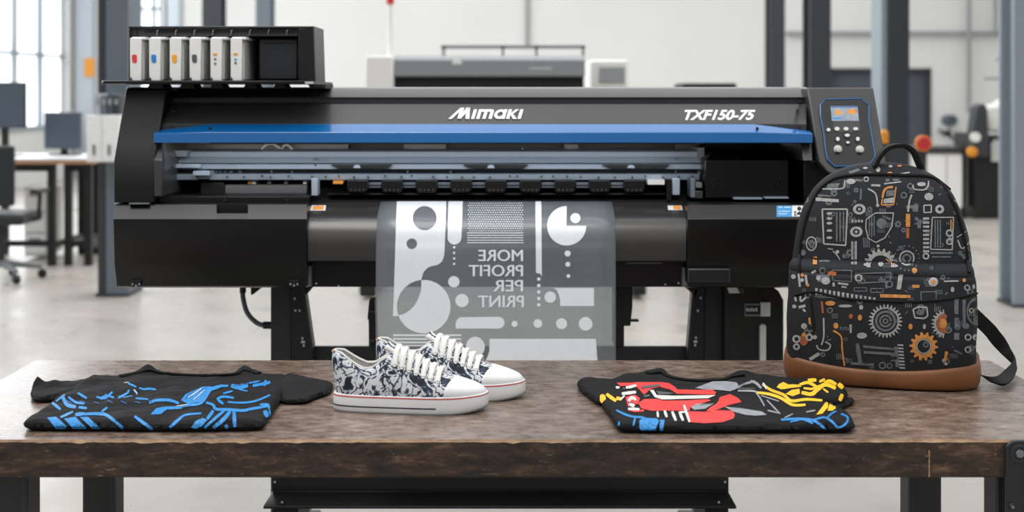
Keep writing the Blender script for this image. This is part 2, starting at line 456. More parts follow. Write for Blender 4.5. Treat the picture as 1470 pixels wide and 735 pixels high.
# small white cabinet carried by the big column, binders on top
Yc = 9.52; x0, x1 = X(124, Yc), X(170, Yc); zt, zl = Zc(165, Yc), Zc(233, Yc)
r = thing('wall_cabinet', 'small white cabinet hung on the big steel column, behind the end of the desk', 'cabinet', ((x0+x1)/2, Yc+0.17, zl))
MB().box(x0, x1, Yc, Yc+0.37, zl, zt).build('body', M['white_plastic'], r, bevel=0.005)
for a, b in ((x0+0.008, (x0+x1)/2-0.002), ((x0+x1)/2+0.002, x1-0.008)):
    dd = MB().box(a, b, Yc-0.016, Yc, zl+0.01, zt-0.01).build('door', M['white_paint'], r)
    MB().box((a+b)/2-0.008, (a+b)/2+0.008, Yc-0.03, Yc-0.016, zl+0.05, zl+0.12).build('handle', M['grey_plastic'], dd)
for k in range(4):
    xa = X(134+k*9, Yc)
    o = thing('binder', ['pale blue-grey binder at the free end of the row on the white cabinet', 'slate binder second from the free end on the white cabinet',
               'slate binder third from the free end on the white cabinet', 'dark binder next to the printer on the white cabinet'][k], 'binder', (xa+0.02, Yc+0.15, zt), group='binders on the white cabinet')
    MB().box(xa, xa+0.039, Yc+0.03, Yc+0.27, zt, zt+0.145-0.012*(k % 2)).build('cover', M[['steel_light', 'steel_blue', 'screen_dark', 'steel_dark'][k]], o, bevel=0.005)
    MB().box(xa+0.008, xa+0.031, Yc+0.026, Yc+0.031, zt+0.07, zt+0.11).build('spine_label', M['trim_grey'], o)

# office chair
cx, cy = X(2, 10.8), 10.8
r = thing('office_chair', 'grey swivel office chair with armrests in front of the monitor desk', 'chair', (cx, cy, 0))
for k in range(5):
    a = 2*PI*k/5+0.4; e = Vector((cx+0.3*math.cos(a), cy+0.3*math.sin(a), 0.09))
    g = MB().tube([(cx, cy, 0.13), e], [0.03, 0.018]).build('base_arm', M['grey_plastic'], r)
    MB().cyl(e+Vector((-0.02*math.sin(a), 0.02*math.cos(a), -0.055)), e+Vector((0.02*math.sin(a), -0.02*math.cos(a), -0.055)), 0.035).build('caster', M['jet'], g)
MB().cyl((cx, cy, 0.12), (cx, cy, 0.44), 0.025).build('gas_column', M['dark_metal'], r)
MB().cbox((cx, cy, 0.485), (0.5, 0.48, 0.09)).build('seat', M['dark_metal'], r, bevel=0.035, seg=4)
MB().cbox((cx-0.02, cy-0.24, 0.82), (0.42, 0.05, 0.46)).build('backrest', M['dark_metal'], r, bevel=0.024, seg=4)
for s in (-1, 1):
    MB().tube([(cx+s*0.2, cy, 0.46), (cx+s*0.29, cy, 0.48), (cx+s*0.3, cy, 0.68)], 0.018).cbox((cx+s*0.3, cy, 0.69), (0.07, 0.26, 0.03)).build('armrest', M['jet'], r)

o = MB().front(rect(121, 84, 135, 110), 23.85, 23.88).build('wall_sign', M['signal_orange'], smooth=0)
tag(o, 'small orange sign on the wall strip beside the window', 'sign')

# grey background printer with its signal pole
Yb = 10.2
r = thing('wide_format_printer', 'grey wide-format printer with a pale side housing, far behind the black printer', 'printer', (X(690, Yb), Yb+0.35, 0))
MB().rows([(80, 565, 840, Yb+0.12), (86, 565, 840, Yb+0.04), (110, 565, 840, Yb)], Yb+0.6).build('top_cover', M['grey_plastic'], r, bevel=0.01)
MB().rows([(110, 567, 838, Yb+0.1), (150, 567, 838, Yb+0.1)], Yb+0.6).build('media_slot', M['jet'], r)
MB().rows([(150, 545, 842, Yb), (215, 545, 842, Yb+0.05)], Yb+0.6).build('lower_body', M['grey_plastic'], r, bevel=0.01)
MB().rows([(80, 524, 565, Yb), (215, 524, 565, Yb)], Yb+0.6).build('side_housing', M['white_plastic'], r, bevel=0.015)
MB().front(circ(656, 91, 7), Yb+0.03, Yb+0.1).build('badge', M['white_plastic'], r)
MB().front(rect(760, 97, 792, 101), lambda y: Yb+0.018, Yb+0.1).build('name_plate', M['greyish_white'], r)
rail = MB().box(X(633, Yb+0.3), X(840, Yb+0.3), Yb+0.28, Yb+0.32, Zc(70, Yb+0.3), Zc(65, Yb+0.3))
for p in (637, 722, 770, 837): rail.box(X(p-2, Yb+0.3), X(p+2, Yb+0.3), Yb+0.28, Yb+0.32, Zc(84, Yb+0.3), Zc(66, Yb+0.3))
rail.build('roll_rail', M['trim_grey'], r)
for p in (528, 916):
    x = X(p, 9.85)
    lg = MB().box(x-0.03, x+0.03, Yb+0.2, Yb+0.3, 0.1, Zc(215, Yb)+0.3 if p < 600 else 0.95).build('leg', M['dark_metal'], r)
    MB().box(x-0.05, x+0.05, 9.75, Yb+0.6, 0.03, 0.1).build('foot', M['jet'], lg, bevel=0.01)
MB().box(X(528, 9.85), X(916, 9.85), Yb+0.22, Yb+0.28, 0.88, 0.95).build('cross_beam', M['dark_metal'], r)
s = MB().cyl((X(560, Yb+0.3), Yb+0.3, Zc(84, Yb+0.3)), (X(560, Yb+0.3), Yb+0.3, Zc(6, Yb+0.3)), 0.018).build('signal_pole', M['white_paint'], r)
MB().lathe((X(560, Yb+0.3), Yb+0.3, Zc(6, Yb+0.3)), (0, 0, 1), [(0, 0.03), (0.05, 0.032), (0.1, 0.03), (0.11, 0.015)]).build('red_lamp', M['signal_red'], s)

# white machine with grey display, low black machine
Yw = 11.0
r = thing('white_machine', 'white machine with a grey display beside the far grey printer', 'machine', (X(873, Yw), Yw+0.3, 0))
MB().front(rect(846, 86, 902, 390), Yw, Yw+0.6).build('housing', M['white_plastic'], r, bevel=0.02)
MB().front(rect(860, 96, 897, 119), Yw-0.01, Yw+0.02).build('display', M['trim_grey'], r, bevel=0.004)
r = thing('black_machine', 'low black machine just peeping over the top cover between white machine and dark column', 'machine', (X(1019, Yw), Yw+0.3, 0))
MB().front(rect(980, 119, 1058, 390), Yw, Yw+0.6).build('housing', M['jet'], r, bevel=0.02)
MB().front(rect(990, 128, 1048, 180), Yw-0.01, Yw+0.02).build('front_panel', M['dark_metal'], r)

# bench and cutting machine at the right
Yr = 16.0
r = thing('workbench', 'white cabinet bench with dark top near the far wall next to the dark door', 'bench', (X(1360, Yr), Yr+0.4, 0))
MB().front(rect(1322, 212, 1389, 219), Yr, Yr+0.8).build('worktop', M['dark_metal'], r)
MB().front(rect(1330, 219, 1388, 300), Yr+0.04, Yr+0.7).build('cabinet_body', M['greyish_white'], r)
for p in (1331, 1360): MB().front(rect(p, 222, p+27, 298), Yr+0.02, Yr+0.04).build('door', M['white_plastic'], r)
for p in (1326, 1384): MB().front(rect(p-3, 219, p+3, 314), Yr+0.02, Yr+0.08).build('leg', M['jet'], r)
r = thing('cutting_machine', 'black machine with white upper housing and orange lamp beside the pale column', 'machine', (X(1428, Yr), Yr+0.4, 0))
MB().front([(1400, 316), (1400, 192), (1416, 192), (1416, 196), (1462, 196), (1462, 316)], Yr, Yr+0.8).build('body', M['jet'], r, bevel=0.02)
MB().front([(1399, 226), (1396, 190), (1401, 155), (1407, 149), (1415, 149), (1419, 158), (1421, 226)], Yr-0.12, Yr+0.1).build('control_pillar', M['steel_dark'], r, bevel=0.02)
MB().front([(1420, 190), (1418, 152), (1448, 150), (1460, 140), (1464, 190)], Yr+0.1, Yr+0.7).build('upper_housing', M['white_plastic'], r, bevel=0.03)
MB().front(circ(1401, 197, 7), Yr-0.14, Yr-0.1).build('dial', M['white_plastic'], r)
MB().lathe((X(1396, Yr-0.15), Yr-0.18, Zc(218, Yr-0.15)), (0, 1, 0), [(0, 0.02), (0.01, 0.055), (0.05, 0.06), (0.1, 0.05)]).build('orange_lamp', M['signal_orange'], r)
MB().front(rect(1436, 112, 1439, 152), Yr+0.3, Yr+0.34).front(rect(1414, 111, 1450, 115), Yr+0.3, Yr+0.34).front([(1430, 86), (1434, 81), (1442, 80), (1445, 85), (1440, 88)], Yr+0.3, Yr+0.4).front(rect(1436, 84, 1438, 112), Yr+0.3, Yr+0.33).build('overhead_arm', M['trim_grey'], r)
MB().front([(1423, 207), (1430, 200), (1438, 205), (1438, 232), (1424, 232)], Yr-0.04, Yr+0.02).build('white_guard', M['greyish_white'], r)
MB().front(rect(1446, 186, 1456, 214), Yr-0.04, Yr+0.02).build('side_guard', M['greyish_white'], r)
r = thing('wall_device', 'round blue device on a pale bracket mounted on the wall above the bench', 'wall device', (X(1362, 23.8), 23.9, Zc(190, 23.8)))
MB().front(circ(1367, 173, 8), 23.7, 24.0).build('disc', M['screen_dark'], r)
MB().front([(1349, 178), (1360, 180), (1362, 206), (1372, 206), (1372, 192), (1349, 186)], 23.85, 24.0).build('bracket', M['desk_top'], r)

def beacon(label, px, py, rpx, Y, m, disc):
    x, z = X(px, Y), Zc(py, Y); rr = rpx*Y/F
    r = thing('signal_post', label, 'signal light', (x, Y+0.1, 0))
    MB().cyl((x, Y+0.1, 0.02), (x, Y+0.1, z), 0.02).build('post', M['dark_metal'], r)
    MB().cyl((x, Y+0.1, 0), (x, Y+0.1, 0.02), 0.12).build('base', M['jet'], r)
    if disc:
        l = MB().lathe((x, Y, z), (0, 1, 0), [(0, 0.001), (0.0, rr*0.85), (0.012, rr), (0.05, rr), (0.09, rr*0.5)], n=28).build('lamp', M[m], r)
        d = MB()
        for k in range(18):
            a = k*2.4; q = rr*0.19*math.sqrt(k); d.cyl((x+q*math.cos(a), Y-0.002, z+q*math.sin(a)), (x+q*math.cos(a), Y+0.003, z+q*math.sin(a)), rr*0.055, 8)
        d.build('lens_dots', M['dark_metal'], l)
        MB().lathe((x, Y+0.01, z), (0, 1, 0), [(0, rr), (0.0, rr*1.12), (0.03, rr*1.12), (0.03, rr)], n=28).build('lamp_ring', M['signal_orange'], l)
    else:
        MB().lathe((x, Y+0.1, z-rr*1.5), (0, 0, 1), [(0, rr), (rr*2.4, rr), (rr*3, rr*0.5), (rr*3.1, 0.002)]).build('lamp', M[m], r)
beacon('orange beacon on a dark post behind the backpack handle', 1275, 197, 6.5, 9.0, 'signal_orange', False)
beacon('round red signal light on a dark post behind the backpack top', 1327, 206, 10.5, 8.8, 'signal_red', True)
# ================================================================ the printer
P = thing('wide_format_printer', 'large black wide-format textile printer with a blue front bar behind the table', 'printer', (X(715), 4.25, 0))
# --- upper body
MB().rows([(125, 181, 1158, 4.16), (127, 181, 1158, 4.13), (140, 181, 1158, 4.075), (140.6, 181, 1158, 4.11), (148.4, 181, 1158, 4.11),
           (149, 181, 1158, 4.07), (178, 181, 1158, 3.995), (205, 181, 1158, 3.995), (206, 181, 1158, 4.08)], 4.5).build('top_cover', M['charcoal'], P, bevel=0.002)
MB().rows([(140.8, 232, 1156, 4.083), (148.2, 232, 1156, 4.083)], 4.12).build('seam_strip', M['steel_dark'], P)
cols = []
for px, yt, ym in ((226, 187, 191.5), (300, 178.2, 190), (1080, 178.2, 190), (1162, 188, 192)):
    br = 205
    x = X(px); f = lambda py, Y: (x, Y, Zc(py, Y))
    cols.append([f(yt, 3.99), f(ym, 3.958), f(br, 3.955), f(br+0.6, 3.97), f(br+0.6, 4.03), f(yt, 4.03)])
MB().rings(cols).build('blue_bar', M['blue_paint'], P, bevel=0.0015)
for px, py in ((301.5, 184), (1087, 184.2)): MB().cyl(W(px, py, 3.966), W(px, py, 3.99), 0.004).build('screw', M['jet'], P)
for px, py in ((249, 160), (245, 181.5), (1149, 145.5), (1144.5, 157.5), (1148, 182)): MB().cyl(W(px, py, 3.985+0.0005*(178-py)), W(px, py, 4.1), 0.003).build('screw', M['dark_metal'], P)
# --- left end block and its post
MB().rows([(126, 181, 240, 4.03), (128, 180.6, 240, 4.0), (206, 167.5, 226, 3.965), (231, 163.2, 222, 3.94), (291, 163.2, 222, 3.94)], 4.5).build('end_cover', M['black_panel'], P, bevel=0.004)
MB().rows([(205, 222, 234, 3.99), (230, 220, 233, 3.94), (282, 221, 233, 3.94), (284, 222, 233, 3.96)], 4.3).build('door_post', M['charcoal'], P, bevel=0.003)
MB().rows([(291.4, 185, 214, 3.93), (293.2, 185, 214, 3.93)], 3.96).build('seam_strip', M['grey_plastic'], P)
# --- inside of the opening
MB().rows([(205, 233, 1160, 4.34), (292, 233, 1160, 4.34)], 4.48).build('inner_panel', M['jet'], P)
for a, b in ((233, 500), (570, 640), (800, 830), (960, 1005)):
    MB().front(rect(a+10, 207, b, 214), 4.28, 4.33).build('bracket', M['charcoal'], P)
MB().tube(spline([W(375, 215, 4.22), W(382, 208, 4.22), W(392, 207, 4.22), W(402, 213, 4.22)], 6), 0.003).build('tubing', M['greyish_white'], P)
MB().tube(spline([W(404, 214, 4.23), W(409, 208, 4.23), W(414, 209, 4.23), W(420, 215, 4.23)], 6), 0.003).build('tubing', M['greyish_white'], P)
# --- gantry beam
MB().rows([(215, 244, 1008, 4.2), (218, 244, 1008, 4.165), (225, 244, 1008, 4.155), (225.6, 244, 1008, 4.16), (226.4, 244, 1008, 4.155), (233.5, 244, 1008, 4.13),
           (234.2, 244, 1008, 4.15), (235.6, 244, 1008, 4.15), (236, 244, 1008, 4.13), (242.5, 244, 1008, 4.12)], 4.3).build('gantry_beam', M['aluminium'], P)
MB().rows([(242.5, 246, 1006, 4.16), (249.5, 246, 1006, 4.16)], 4.3).build('linear_rail', M['dark_metal'], P)
MB().rows([(249.3, 246, 1004, 4.13), (250.5, 246, 1004, 4.11), (258, 246, 1004, 4.115)], 4.3).build('lower_rail', M['aluminium'], P)
for a, b in ((475, 558), (665, 753), (865, 956)):
    MB().front([(a, 236.6), (b+5, 236.6), (b, 241), (a+8, 241)], 4.112, 4.14).build('belt_slot', M['jet'], P)
    c = a+0.45*(b-a); MB().front([(c-5, 241.2), (c-5, 239), (c-2, 236.8), (c+2, 236.8), (c+5, 239), (c+5, 241.2)], 4.108, 4.12).build('belt_clip', M['aluminium'], P)
rnd = random.Random(3)
sc = MB()
for px in range(330, 1000, 22):
    p = px + rnd.uniform(-8, 8); sc.cyl(W(p, 253.5+rnd.uniform(-1.2, 1.5), 4.1), W(p, 253.5, 4.14), 0.0028, 8)
sc.build('rail_screws', M['dark_metal'], P)['kind'] = 'stuff'
for p in (390, 419, 585, 647, 970): MB().cyl(W(p, 246.5, 4.15), W(p, 246.5, 4.18), 0.003, 8).build('screw', M['screw'], P)
for p, q in ((453, 228), (453, 237.5), (600, 213.2), (750, 213.2), (971, 227.5)): MB().cyl(W(p, q, 4.125), W(p, q, 4.18), 0.003, 8).build('screw', M['dark_metal'], P)
# beam end bracket with the belt pulley
b = MB().front([(232, 245), (232, 222), (243, 221), (246, 226), (246, 245)], 4.06, 4.2).build('end_bracket', M['charcoal'], P, bevel=0.002)
MB().front(rect(246, 216, 268, 225), 4.11, 4.17).build('belt_tensioner', M['aluminium_dark'], P, bevel=0.001)
MB().front(rect(248, 235.5, 287, 241), 4.1, 4.14).build('tensioner_plate', M['aluminium'], P, bevel=0.001)
MB().front(rect(277, 245.5, 301, 252), 4.08, 4.15).build('belt_clamp', M['aluminium'], P, bevel=0.001)
MB().tube([W(282, 252, 4.09), W(285, 256.5, 4.09), W(301, 256.5, 4.09)], 0.003).build('clamp_spring', M['jet'], P)
for p, q in ((246, 226.5), (246, 239.5)): MB().cyl(W(p, q, 4.05), W(p, q, 4.1), 0.0065, 14).build('knob', M['jet'], P)
for p in (307, 314, 321, 329, 342): MB().front(rect(p, 245, p+5, 248), 4.145, 4.17).build('sensor', M['aluminium_dark'], P)
# --- tray left of the platen
MB().rows([(258, 233, 441, 4.2), (284, 233, 441, 4.15)], 4.34).build('inner_tray', M['black_panel'], P)
MB().rows([(264.5, 322, 441, 4.13), (282, 322, 441, 4.12)], 4.16).build('maintenance_cover', M['charcoal'], P, bevel=0.003)
MB().front(rect(288, 262, 322, 280), 4.12, 4.2).build('sensor_box', M['jet'], P, bevel=0.002)
MB().rows([(281.5, 232, 443, 4.0), (282.5, 232, 443, 3.992), (292, 232, 443, 3.992)], 4.2).build('tray_lip', M['black_panel'], P, bevel=0.001)
for p in (232, 323, 412): MB().cyl(W(p, 287, 3.985), W(p, 287, 4.01), 0.005, 14).build('screw', M['jet'], P)
for p, m in ((358, 'label_orange'), (364, 'white_plastic'), (386, 'grey_plastic'), (410, 'grey_plastic'), (437, 'white_plastic')):
    MB().front(rect(p-2, 260, p+3, 264), 4.13, 4.2).build('connector', M[m], P)
# --- dark strip added under the blue bar to house an unseen fill light
MB().rows([(205.8, 300, 1000, 3.957), (207.2, 300, 1000, 3.957)], 3.968).build('added_light_strip', M['jet'], P)
# --- pinch rollers and guide
MB().rows([(258, 441, 985, 4.2), (278, 441, 985, 4.12), (288, 441, 985, 4.06), (291, 441, 985, 4.06)], 4.34).build('media_guide', M['jet'], P)
MB().rows([(277.5, 470, 965, 4.07), (279.5, 470, 965, 4.06)], 4.12).build('guide_bar', M['black_plastic'], P)
for k in range(9):
    c = 513+49.7*k
    ro = MB().front([(c-15, 259), (c+15, 259), (c+15, 272), (c+12, 276.5), (c-12, 276.5), (c-15, 272)], 4.06, 4.15).build('pinch_roller', M['black_panel'], P, bevel=0.002)
    t = MB()
    for j in range(4): t.cyl(W(c-9+j*6, 272.5, 4.065), W(c-9+j*6, 272.5, 4.05), 0.003, 8)
    t.build('roller_studs', M['charcoal'], ro)
    if k < 8:
        d = c+25
        MB().front(rect(d-9, 262, d+9, 269.5), 4.10, 4.17).front(rect(d-9, 265.4, d+9, 266.2), 4.097, 4.1, 1).build('spring_plate', [M['aluminium_dark'], M['jet']], P)
MB().front(rect(930, 258, 954, 265), 4.06, 4.12).build('white_tag', M['white_plastic'], P)
MB().front(rect(478, 260, 492, 264), 4.08, 4.12).build('brass_fitting', M['label_orange'], P)
for a, b, c, d in ((447, 456, 256, 281), (966, 976, 256, 280)):
    MB().front(rect(a, c, b, d), 4.04, 4.09).build('edge_guide', M['aluminium'], P, bevel=0.002)
MB().front(rect(957, 258, 964, 290), 4.06, 4.14).build('linkage', M['black_panel'], P)
for q, (a, b, c, d) in enumerate(((992, 256, 998, 284), (999, 262, 1008, 270), (998, 274, 1009, 285))):
    MB().front(rect(a, b, c, d), 4.03, 4.12).build('linkage', M[['aluminium_dark', 'grey_plastic', 'charcoal'][q]], P, bevel=0.002)
# --- carriage at its parking place
ca = MB().rows([(218, 1023, 1128, 4.09), (230, 1012, 1132, 4.035), (284, 1012, 1132, 4.035), (286, 1014, 1130, 4.05)], 4.3).build('print_carriage', M['black_panel'], P, bevel=0.002)
MB().rows([(212, 1002, 1011, 4.14), (262, 1002, 1011, 4.14)], 4.3).build('carriage_bracket', M['grey_plastic'], P)
for c, rr in ((1029, 9), (1121, 7.5)):
    l = MB().lathe(W(c, 263.5, 4.037), (0, -1, 0), [(0, rr*0.002), (0.008, rr*0.002), (0.008, rr*0.0014), (0.003, rr*0.0013), (0.003, rr*0.0007), (0.01, rr*0.0006), (0.01, 0.0001)]).build('latch', M['black_plastic'], ca)
MB().rows([(284, 1054, 1094, 4.0), (286, 1054, 1094, 4.0)], 4.03).rows([(283, 1098, 1132, 4.0), (285, 1098, 1132, 4.0)], 4.03).build('carriage_rail', M['aluminium'], P)
# --- right end: inner post, column, control panel
MB().rows([(205, 1150, 1166, 3.99), (231, 1153, 1167, 3.95)], 4.3).build('door_post', M['charcoal'], P, bevel=0.003)
MB().rows([(231, 1154, 1268, 4.0), (291, 1154, 1268, 4.0)], 4.5).build('end_cover', M['black_panel'], P, bevel=0.003)
Yp = lambda py: 4.04-0.12*(py-126)/126
panel = [(1158.5, 126), (1254, 126), (1272, 232), (1269, 248), (1262, 253), (1205, 253), (1188, 247), (1176, 232), (1170, 200)]
cp = MB().front(panel, Yp, 4.4).build('control_panel', M['charcoal'], P, bevel=0.004)
face = [(1177.7, 151), (1184.8, 142.5), (1236, 141.5), (1247.5, 151), (1247.5, 173), (1256, 221), (1255, 228), (1245, 237), (1199, 239), (1188, 229), (1185, 215), (1183, 194), (1177.7, 166)]
MB().front([(x*1.0+(x-1215)*0.03, y+(y-190)*0.035) for x, y in face], lambda y: Yp(y)-0.001, lambda y: Yp(y)+0.01).build('panel_shade', M['jet'], cp)  # dark plate around the face, painted as the recess shadow
MB().front(face, lambda y: Yp(y)-0.006, lambda y: Yp(y)+0.01).build('panel_face', M['black_plastic'], cp, bevel=0.002)
on = lambda x, y, d=0.0: W(x, y, Yp(y)-0.006-d)
MB().tube([on(x, y, 0.001) for x, y in dens(face, 5)], 0.0017, closed=True, n=6).build('blue_trim', M['blue_paint'], cp)
MB().front([(1196, 172), (1234, 172), (1235, 188), (1230, 190), (1200, 190), (1196, 184)], lambda y: Yp(y)-0.0075, lambda y: Yp(y)-0.004).build('key_plate', M['charcoal'], cp)
def make_screen():
    m = bpy.data.materials.new('lit_display'); m.use_nodes = True; b = m.node_tree.nodes['Principled BSDF']; nt = m.node_tree
    tc = nt.nodes.new('ShaderNodeTexCoord'); n = nt.nodes.new('ShaderNodeTexNoise'); n.inputs['Scale'].default_value = 60
    nt.links.new(tc.outputs['Object'], n.inputs['Vector'])
    r = ramp(nt, n.outputs['Fac'], [(0.35, rgb(170, 185, 205)), (0.6, rgb(205, 212, 222))])
    nt.links.new(r.outputs['Color'], b.inputs['Emission Color']); b.inputs['Emission Strength'].default_value = 0.5
    b.inputs['Base Color'].default_value = (0.05, 0.05, 0.06, 1); b.inputs['Roughness'].default_value = 0.3
    return m
M['display'] = make_screen()
scr = MB().front([(1192.7, 152.3), (1231, 152.3), (1233, 173.5), (1194.5, 173.5)], lambda y: Yp(y)-0.009, lambda y: Yp(y)-0.004).build('screen', M['display'], cp)
g = lambda r, d=0.0095: [W(x, y, Yp(y)-d) for x, y in r]
mm = MB()
for rr, mi in ((rect(1192.9, 152.5, 1231, 154.6), 0), (rect(1199, 158.5, 1208, 164), 1), (rect(1217, 157, 1229, 163.5), 1), (rect(1226, 157, 1230, 161), 2), (rect(1195, 168.5, 1208, 171.5), 3)):
    mm.prism(g(rr), (0, 0.0008, 0), mi)
mm.build('screen_icons', [M['blue_paint'], M['label_orange'], M['signal_red'], M['label_blue']], scr)
for x, y, a, c in ((1189.7, 186.4, 2.6, 2.6), (1202, 185, 3.6, 2.8), (1214.9, 185, 3.6, 2.6), (1228.7, 185, 3.6, 2.4), (1216.6, 194.3, 3.6, 2.4), (1217.5, 204.6, 2.6, 1.8), (1203, 199.6, 2.6, 3.0), (1231.7, 199.6, 2.6, 3.0)):
    if y > 190: MB().front(circ(x, y+0.4, a+1.8, ry=c+1.8), lambda q: Yp(q)-0.0085, lambda q: Yp(q)-0.005).build('button_surround', M['jet'], cp)
    MB().front(circ(x, y, a, ry=c), lambda q: Yp(q)-0.012, lambda q: Yp(q)-0.005).build('button', M['button_white'], cp, bevel=0.001)
for x, y in ((1202.5, 213.3), (1234, 213.8)):
    MB().lathe(on(x, y+1, -0.001), (0, -1, 0.1), [(0, 0.0115), (0.004, 0.0115), (0.004, 0.009), (0.014, 0.0085), (0.015, 0.006), (0.0152, 0.0001)]).build('jog_knob', M['button_white'], cp)
# --- lower body
def lrows(a, b, l=0.0, r=0.0, hole=False):
    top = [(293.5, a, b, 3.945), (306, a, b, 3.945), (306.3, a, b, 3.921)] if hole else [(293.5, a, b, 3.945)]
    return [(292, a+l, b, 3.96)]+top+[(314.5, a, b, 3.905), (378, a+1.5*l, b, 3.905), (411, a+5*l, b, 3.935), (413, a+6*l, b, 3.95)]
lm_ = MB().rows(lrows(163, 311, 1), 4.5).rows(lrows(311, 356, 0, 0, True), 4.5).rows(lrows(356, 440.5), 4.5)
lc = lm_.build('lower_cover', M['black_panel'], P)
for px, py in ((195, 406), (422, 406)):
    q = MB().front([(px-7, 411.5), (px-7, 401.5), (px+7, 401.5), (px+7, 411.5)], 3.922, 3.95).build('hinge', M['jet'], lc, bevel=0.001)
    MB().cyl(W(px-5, 408, 3.915), W(px-5, 408, 3.93), 0.0025, 8).cyl(W(px+5, 408, 3.915), W(px+5, 408, 3.93), 0.0025, 8).cyl(W(px, 410, 3.915), W(px, 410, 3.93), 0.0025, 8).build('hinge_screws', M['screw'], q)
rc = MB().rows(lrows(987, 1268), 4.5).build('lower_cover', M['black_panel'], P, bevel=0.003)
rib = MB()
rib.rows([(386, 988, 1048, 3.895), (405, 988, 1048, 3.895)], 3.91)
rib.build('grip_pad', M['charcoal'], rc, bevel=0.002)
rb = MB()
for k in range(6): rb.rows([(388+k*3, 989, 1047, 3.892), (389.2+k*3, 989, 1047, 3.892)], 3.896)
rb.build('grip_ribs', M['dark_metal'], rc)
fy = lambda y: 3.945-0.04*(y-293.5)/21-0.001
MB().front(rect(1115, 295.3, 1137, 311.3), fy, lambda y: fy(y)+0.003).build('blue_sticker', M['label_blue'], rc)
MB().front(rect(1137, 295.3, 1164, 310.8), fy, lambda y: fy(y)+0.003).build('white_sticker', M['white_plastic'], rc)
st = MB()
for r0 in (rect(1117.5, 297, 1123, 298), rect(1126, 297, 1135, 298), rect(1117.5, 303, 1134, 303.8), rect(1117.5, 306.5, 1130, 307.3)): st.front(r0, lambda y: fy(y)-0.0008, lambda y: fy(y)+0.001)
st.build('sticker_lines', M['white_paint'], rc)
st = MB()
for r0 in (circ(1147.5, 299.5, 3, 14), circ(1141.5, 304.5, 1.6, 10), circ(1153.5, 304.5, 1.6, 10), [(1144, 306), (1147.5, 303), (1151, 306), (1151, 308.5), (1144, 308.5)], [(1139.5, 309.5), (1141.5, 306.4), (1144, 309.5)], [(1151.5, 309.5), (1153.5, 306.4), (1156, 309.5)]): st.front(r0, lambda y: fy(y)-0.0008, lambda y: fy(y)+0.001)
st.build('sticker_pictogram', M['jet'], rc)
# platen cover, rounded over the top
PR = [(289, 4.075), (291, 4.06), (295, 4.03), (300, 4.0), (306, 3.972), (313, 3.95), (322, 3.932), (334, 3.92), (350, 3.914), (374, 3.912), (375.5, 3.916)]
pl = MB().rows([(y, 442, 985, Y) for y, Y in PR], 4.3); PLB = pl.bvh()
pl = pl.build('platen_cover', M['platen_steel'], P, smooth=50)
for qw, qo in (([(447.5, 295), (468, 295), (467, 302.5), (445, 302.5)], [(450, 296), (465, 296), (464, 301.5), (449, 301.5)]), ([(958.5, 295.3), (978, 295.3), (980, 301.8), (959, 301.8)], [(966, 296), (977, 296), (978, 301), (967, 301)])):
    stk = lay(MB(), PLB, [qw], 0.0006, 3).build('warning_sticker', M['white_plastic'], pl)
    lay(MB(), PLB, [qo], 0.0012, 3).build('sticker_print', M['label_orange'], stk)
MB().rows([(375, 447, 985, 3.98), (412, 447, 985, 3.98)], 4.4).build('lower_beam', M['black_panel'], P, bevel=0.002)
MB().rows([(376.5, 899, 950, 3.972), (378.8, 899, 950, 3.972)], 3.985).build('edge_strip', M['grey_plastic'], P)
for p, q in ((454, 407), (486, 410.5), (955, 408.5), (974, 406.5)): MB().cyl(W(p, q, 3.974), W(p, q, 3.99), 0.0028, 8).build('screw', M['screw'], P)
MB().rows([(382, 442.5, 446.5, 3.95), (411, 442.5, 446.5, 3.95)], 4.0).build('seam_strip', M['grey_plastic'], P)
MB().front([(979.5, 384), (983.5, 384), (984, 403), (991, 408), (991, 411), (979.5, 411)], 3.95, 4.0).build('hinge_plate', M['grey_plastic'], P)
# --- stand
for s in (0, 1):
    if s == 0:
        post = [(388.5, 410), (417, 410), (420, 560), (420, 790), (388.5, 790)]
        gus = [(416, 410), (436, 410), (449, 500), (448, 560), (420, 560)]
        lip = [(434, 412), (437, 412), (449.5, 500), (446.5, 500)]
    else:
        post = [(1011, 410), (1042, 410), (1042, 790), (1009, 790), (1009, 560)]
        gus = [(1012, 410), (994, 416), (987, 500), (988, 560), (1010, 560)]
        lip = [(994, 416), (997, 416), (990, 500), (987, 500)]
    Yq = 4.12; zf = 0.045
    def fp(poly, Y0, Y1):
        b = MB().front(poly, Y0, Y1)
        for v in b.v: v.z = max(v.z, zf)
        return b
    lg = fp(post, Yq, Yq+0.16).build('stand_leg', M['dark_metal'], P, bevel=0.003)
    fp(gus, Yq-0.02, Yq+0.012).build('gusset_plate', M['jet'], lg, bevel=0.002)
    fp(lip, Yq-0.028, Yq+0.02).build('gusset_edge', M['dark_metal'], lg)
    for p, q in (((423, 429), (424, 446), (430, 446), (434, 486), (435, 491), (436, 496)) if s == 0 else ((1006, 428), (1002, 446), (999, 485), (998.5, 490.5), (998, 495.5))):
        w_ = 0.006 if q in (491, 490.5) else 0.003
        MB().front(rect(p-w_*450, q-1.6, p+w_*450, q+1.6), Yq-0.026, Yq).build('screw', M['screw'], lg)
    if s == 0:
        for p, q in ((409, 453), (411, 482), (394, 467)): MB().cyl(W(p, q, Yq-0.003), W(p, q, Yq+0.02), 0.003, 8).build('screw', M['jet'], lg)
    xa, xb = sorted((X(388 if s == 0 else 1009, Yq), X(420 if s == 0 else 1042, Yq)))
    MB().box(xa-0.02, xb+0.02, 3.9, 4.6, 0.02, 0.075).build('stand_foot', M['jet'], lg, bevel=0.008)
    for y in (3.98, 4.52): MB().cyl((xa, y, 0.02), (xb, y, 0.02), 0.02, 16).build('caster', M['rubber'], lg)
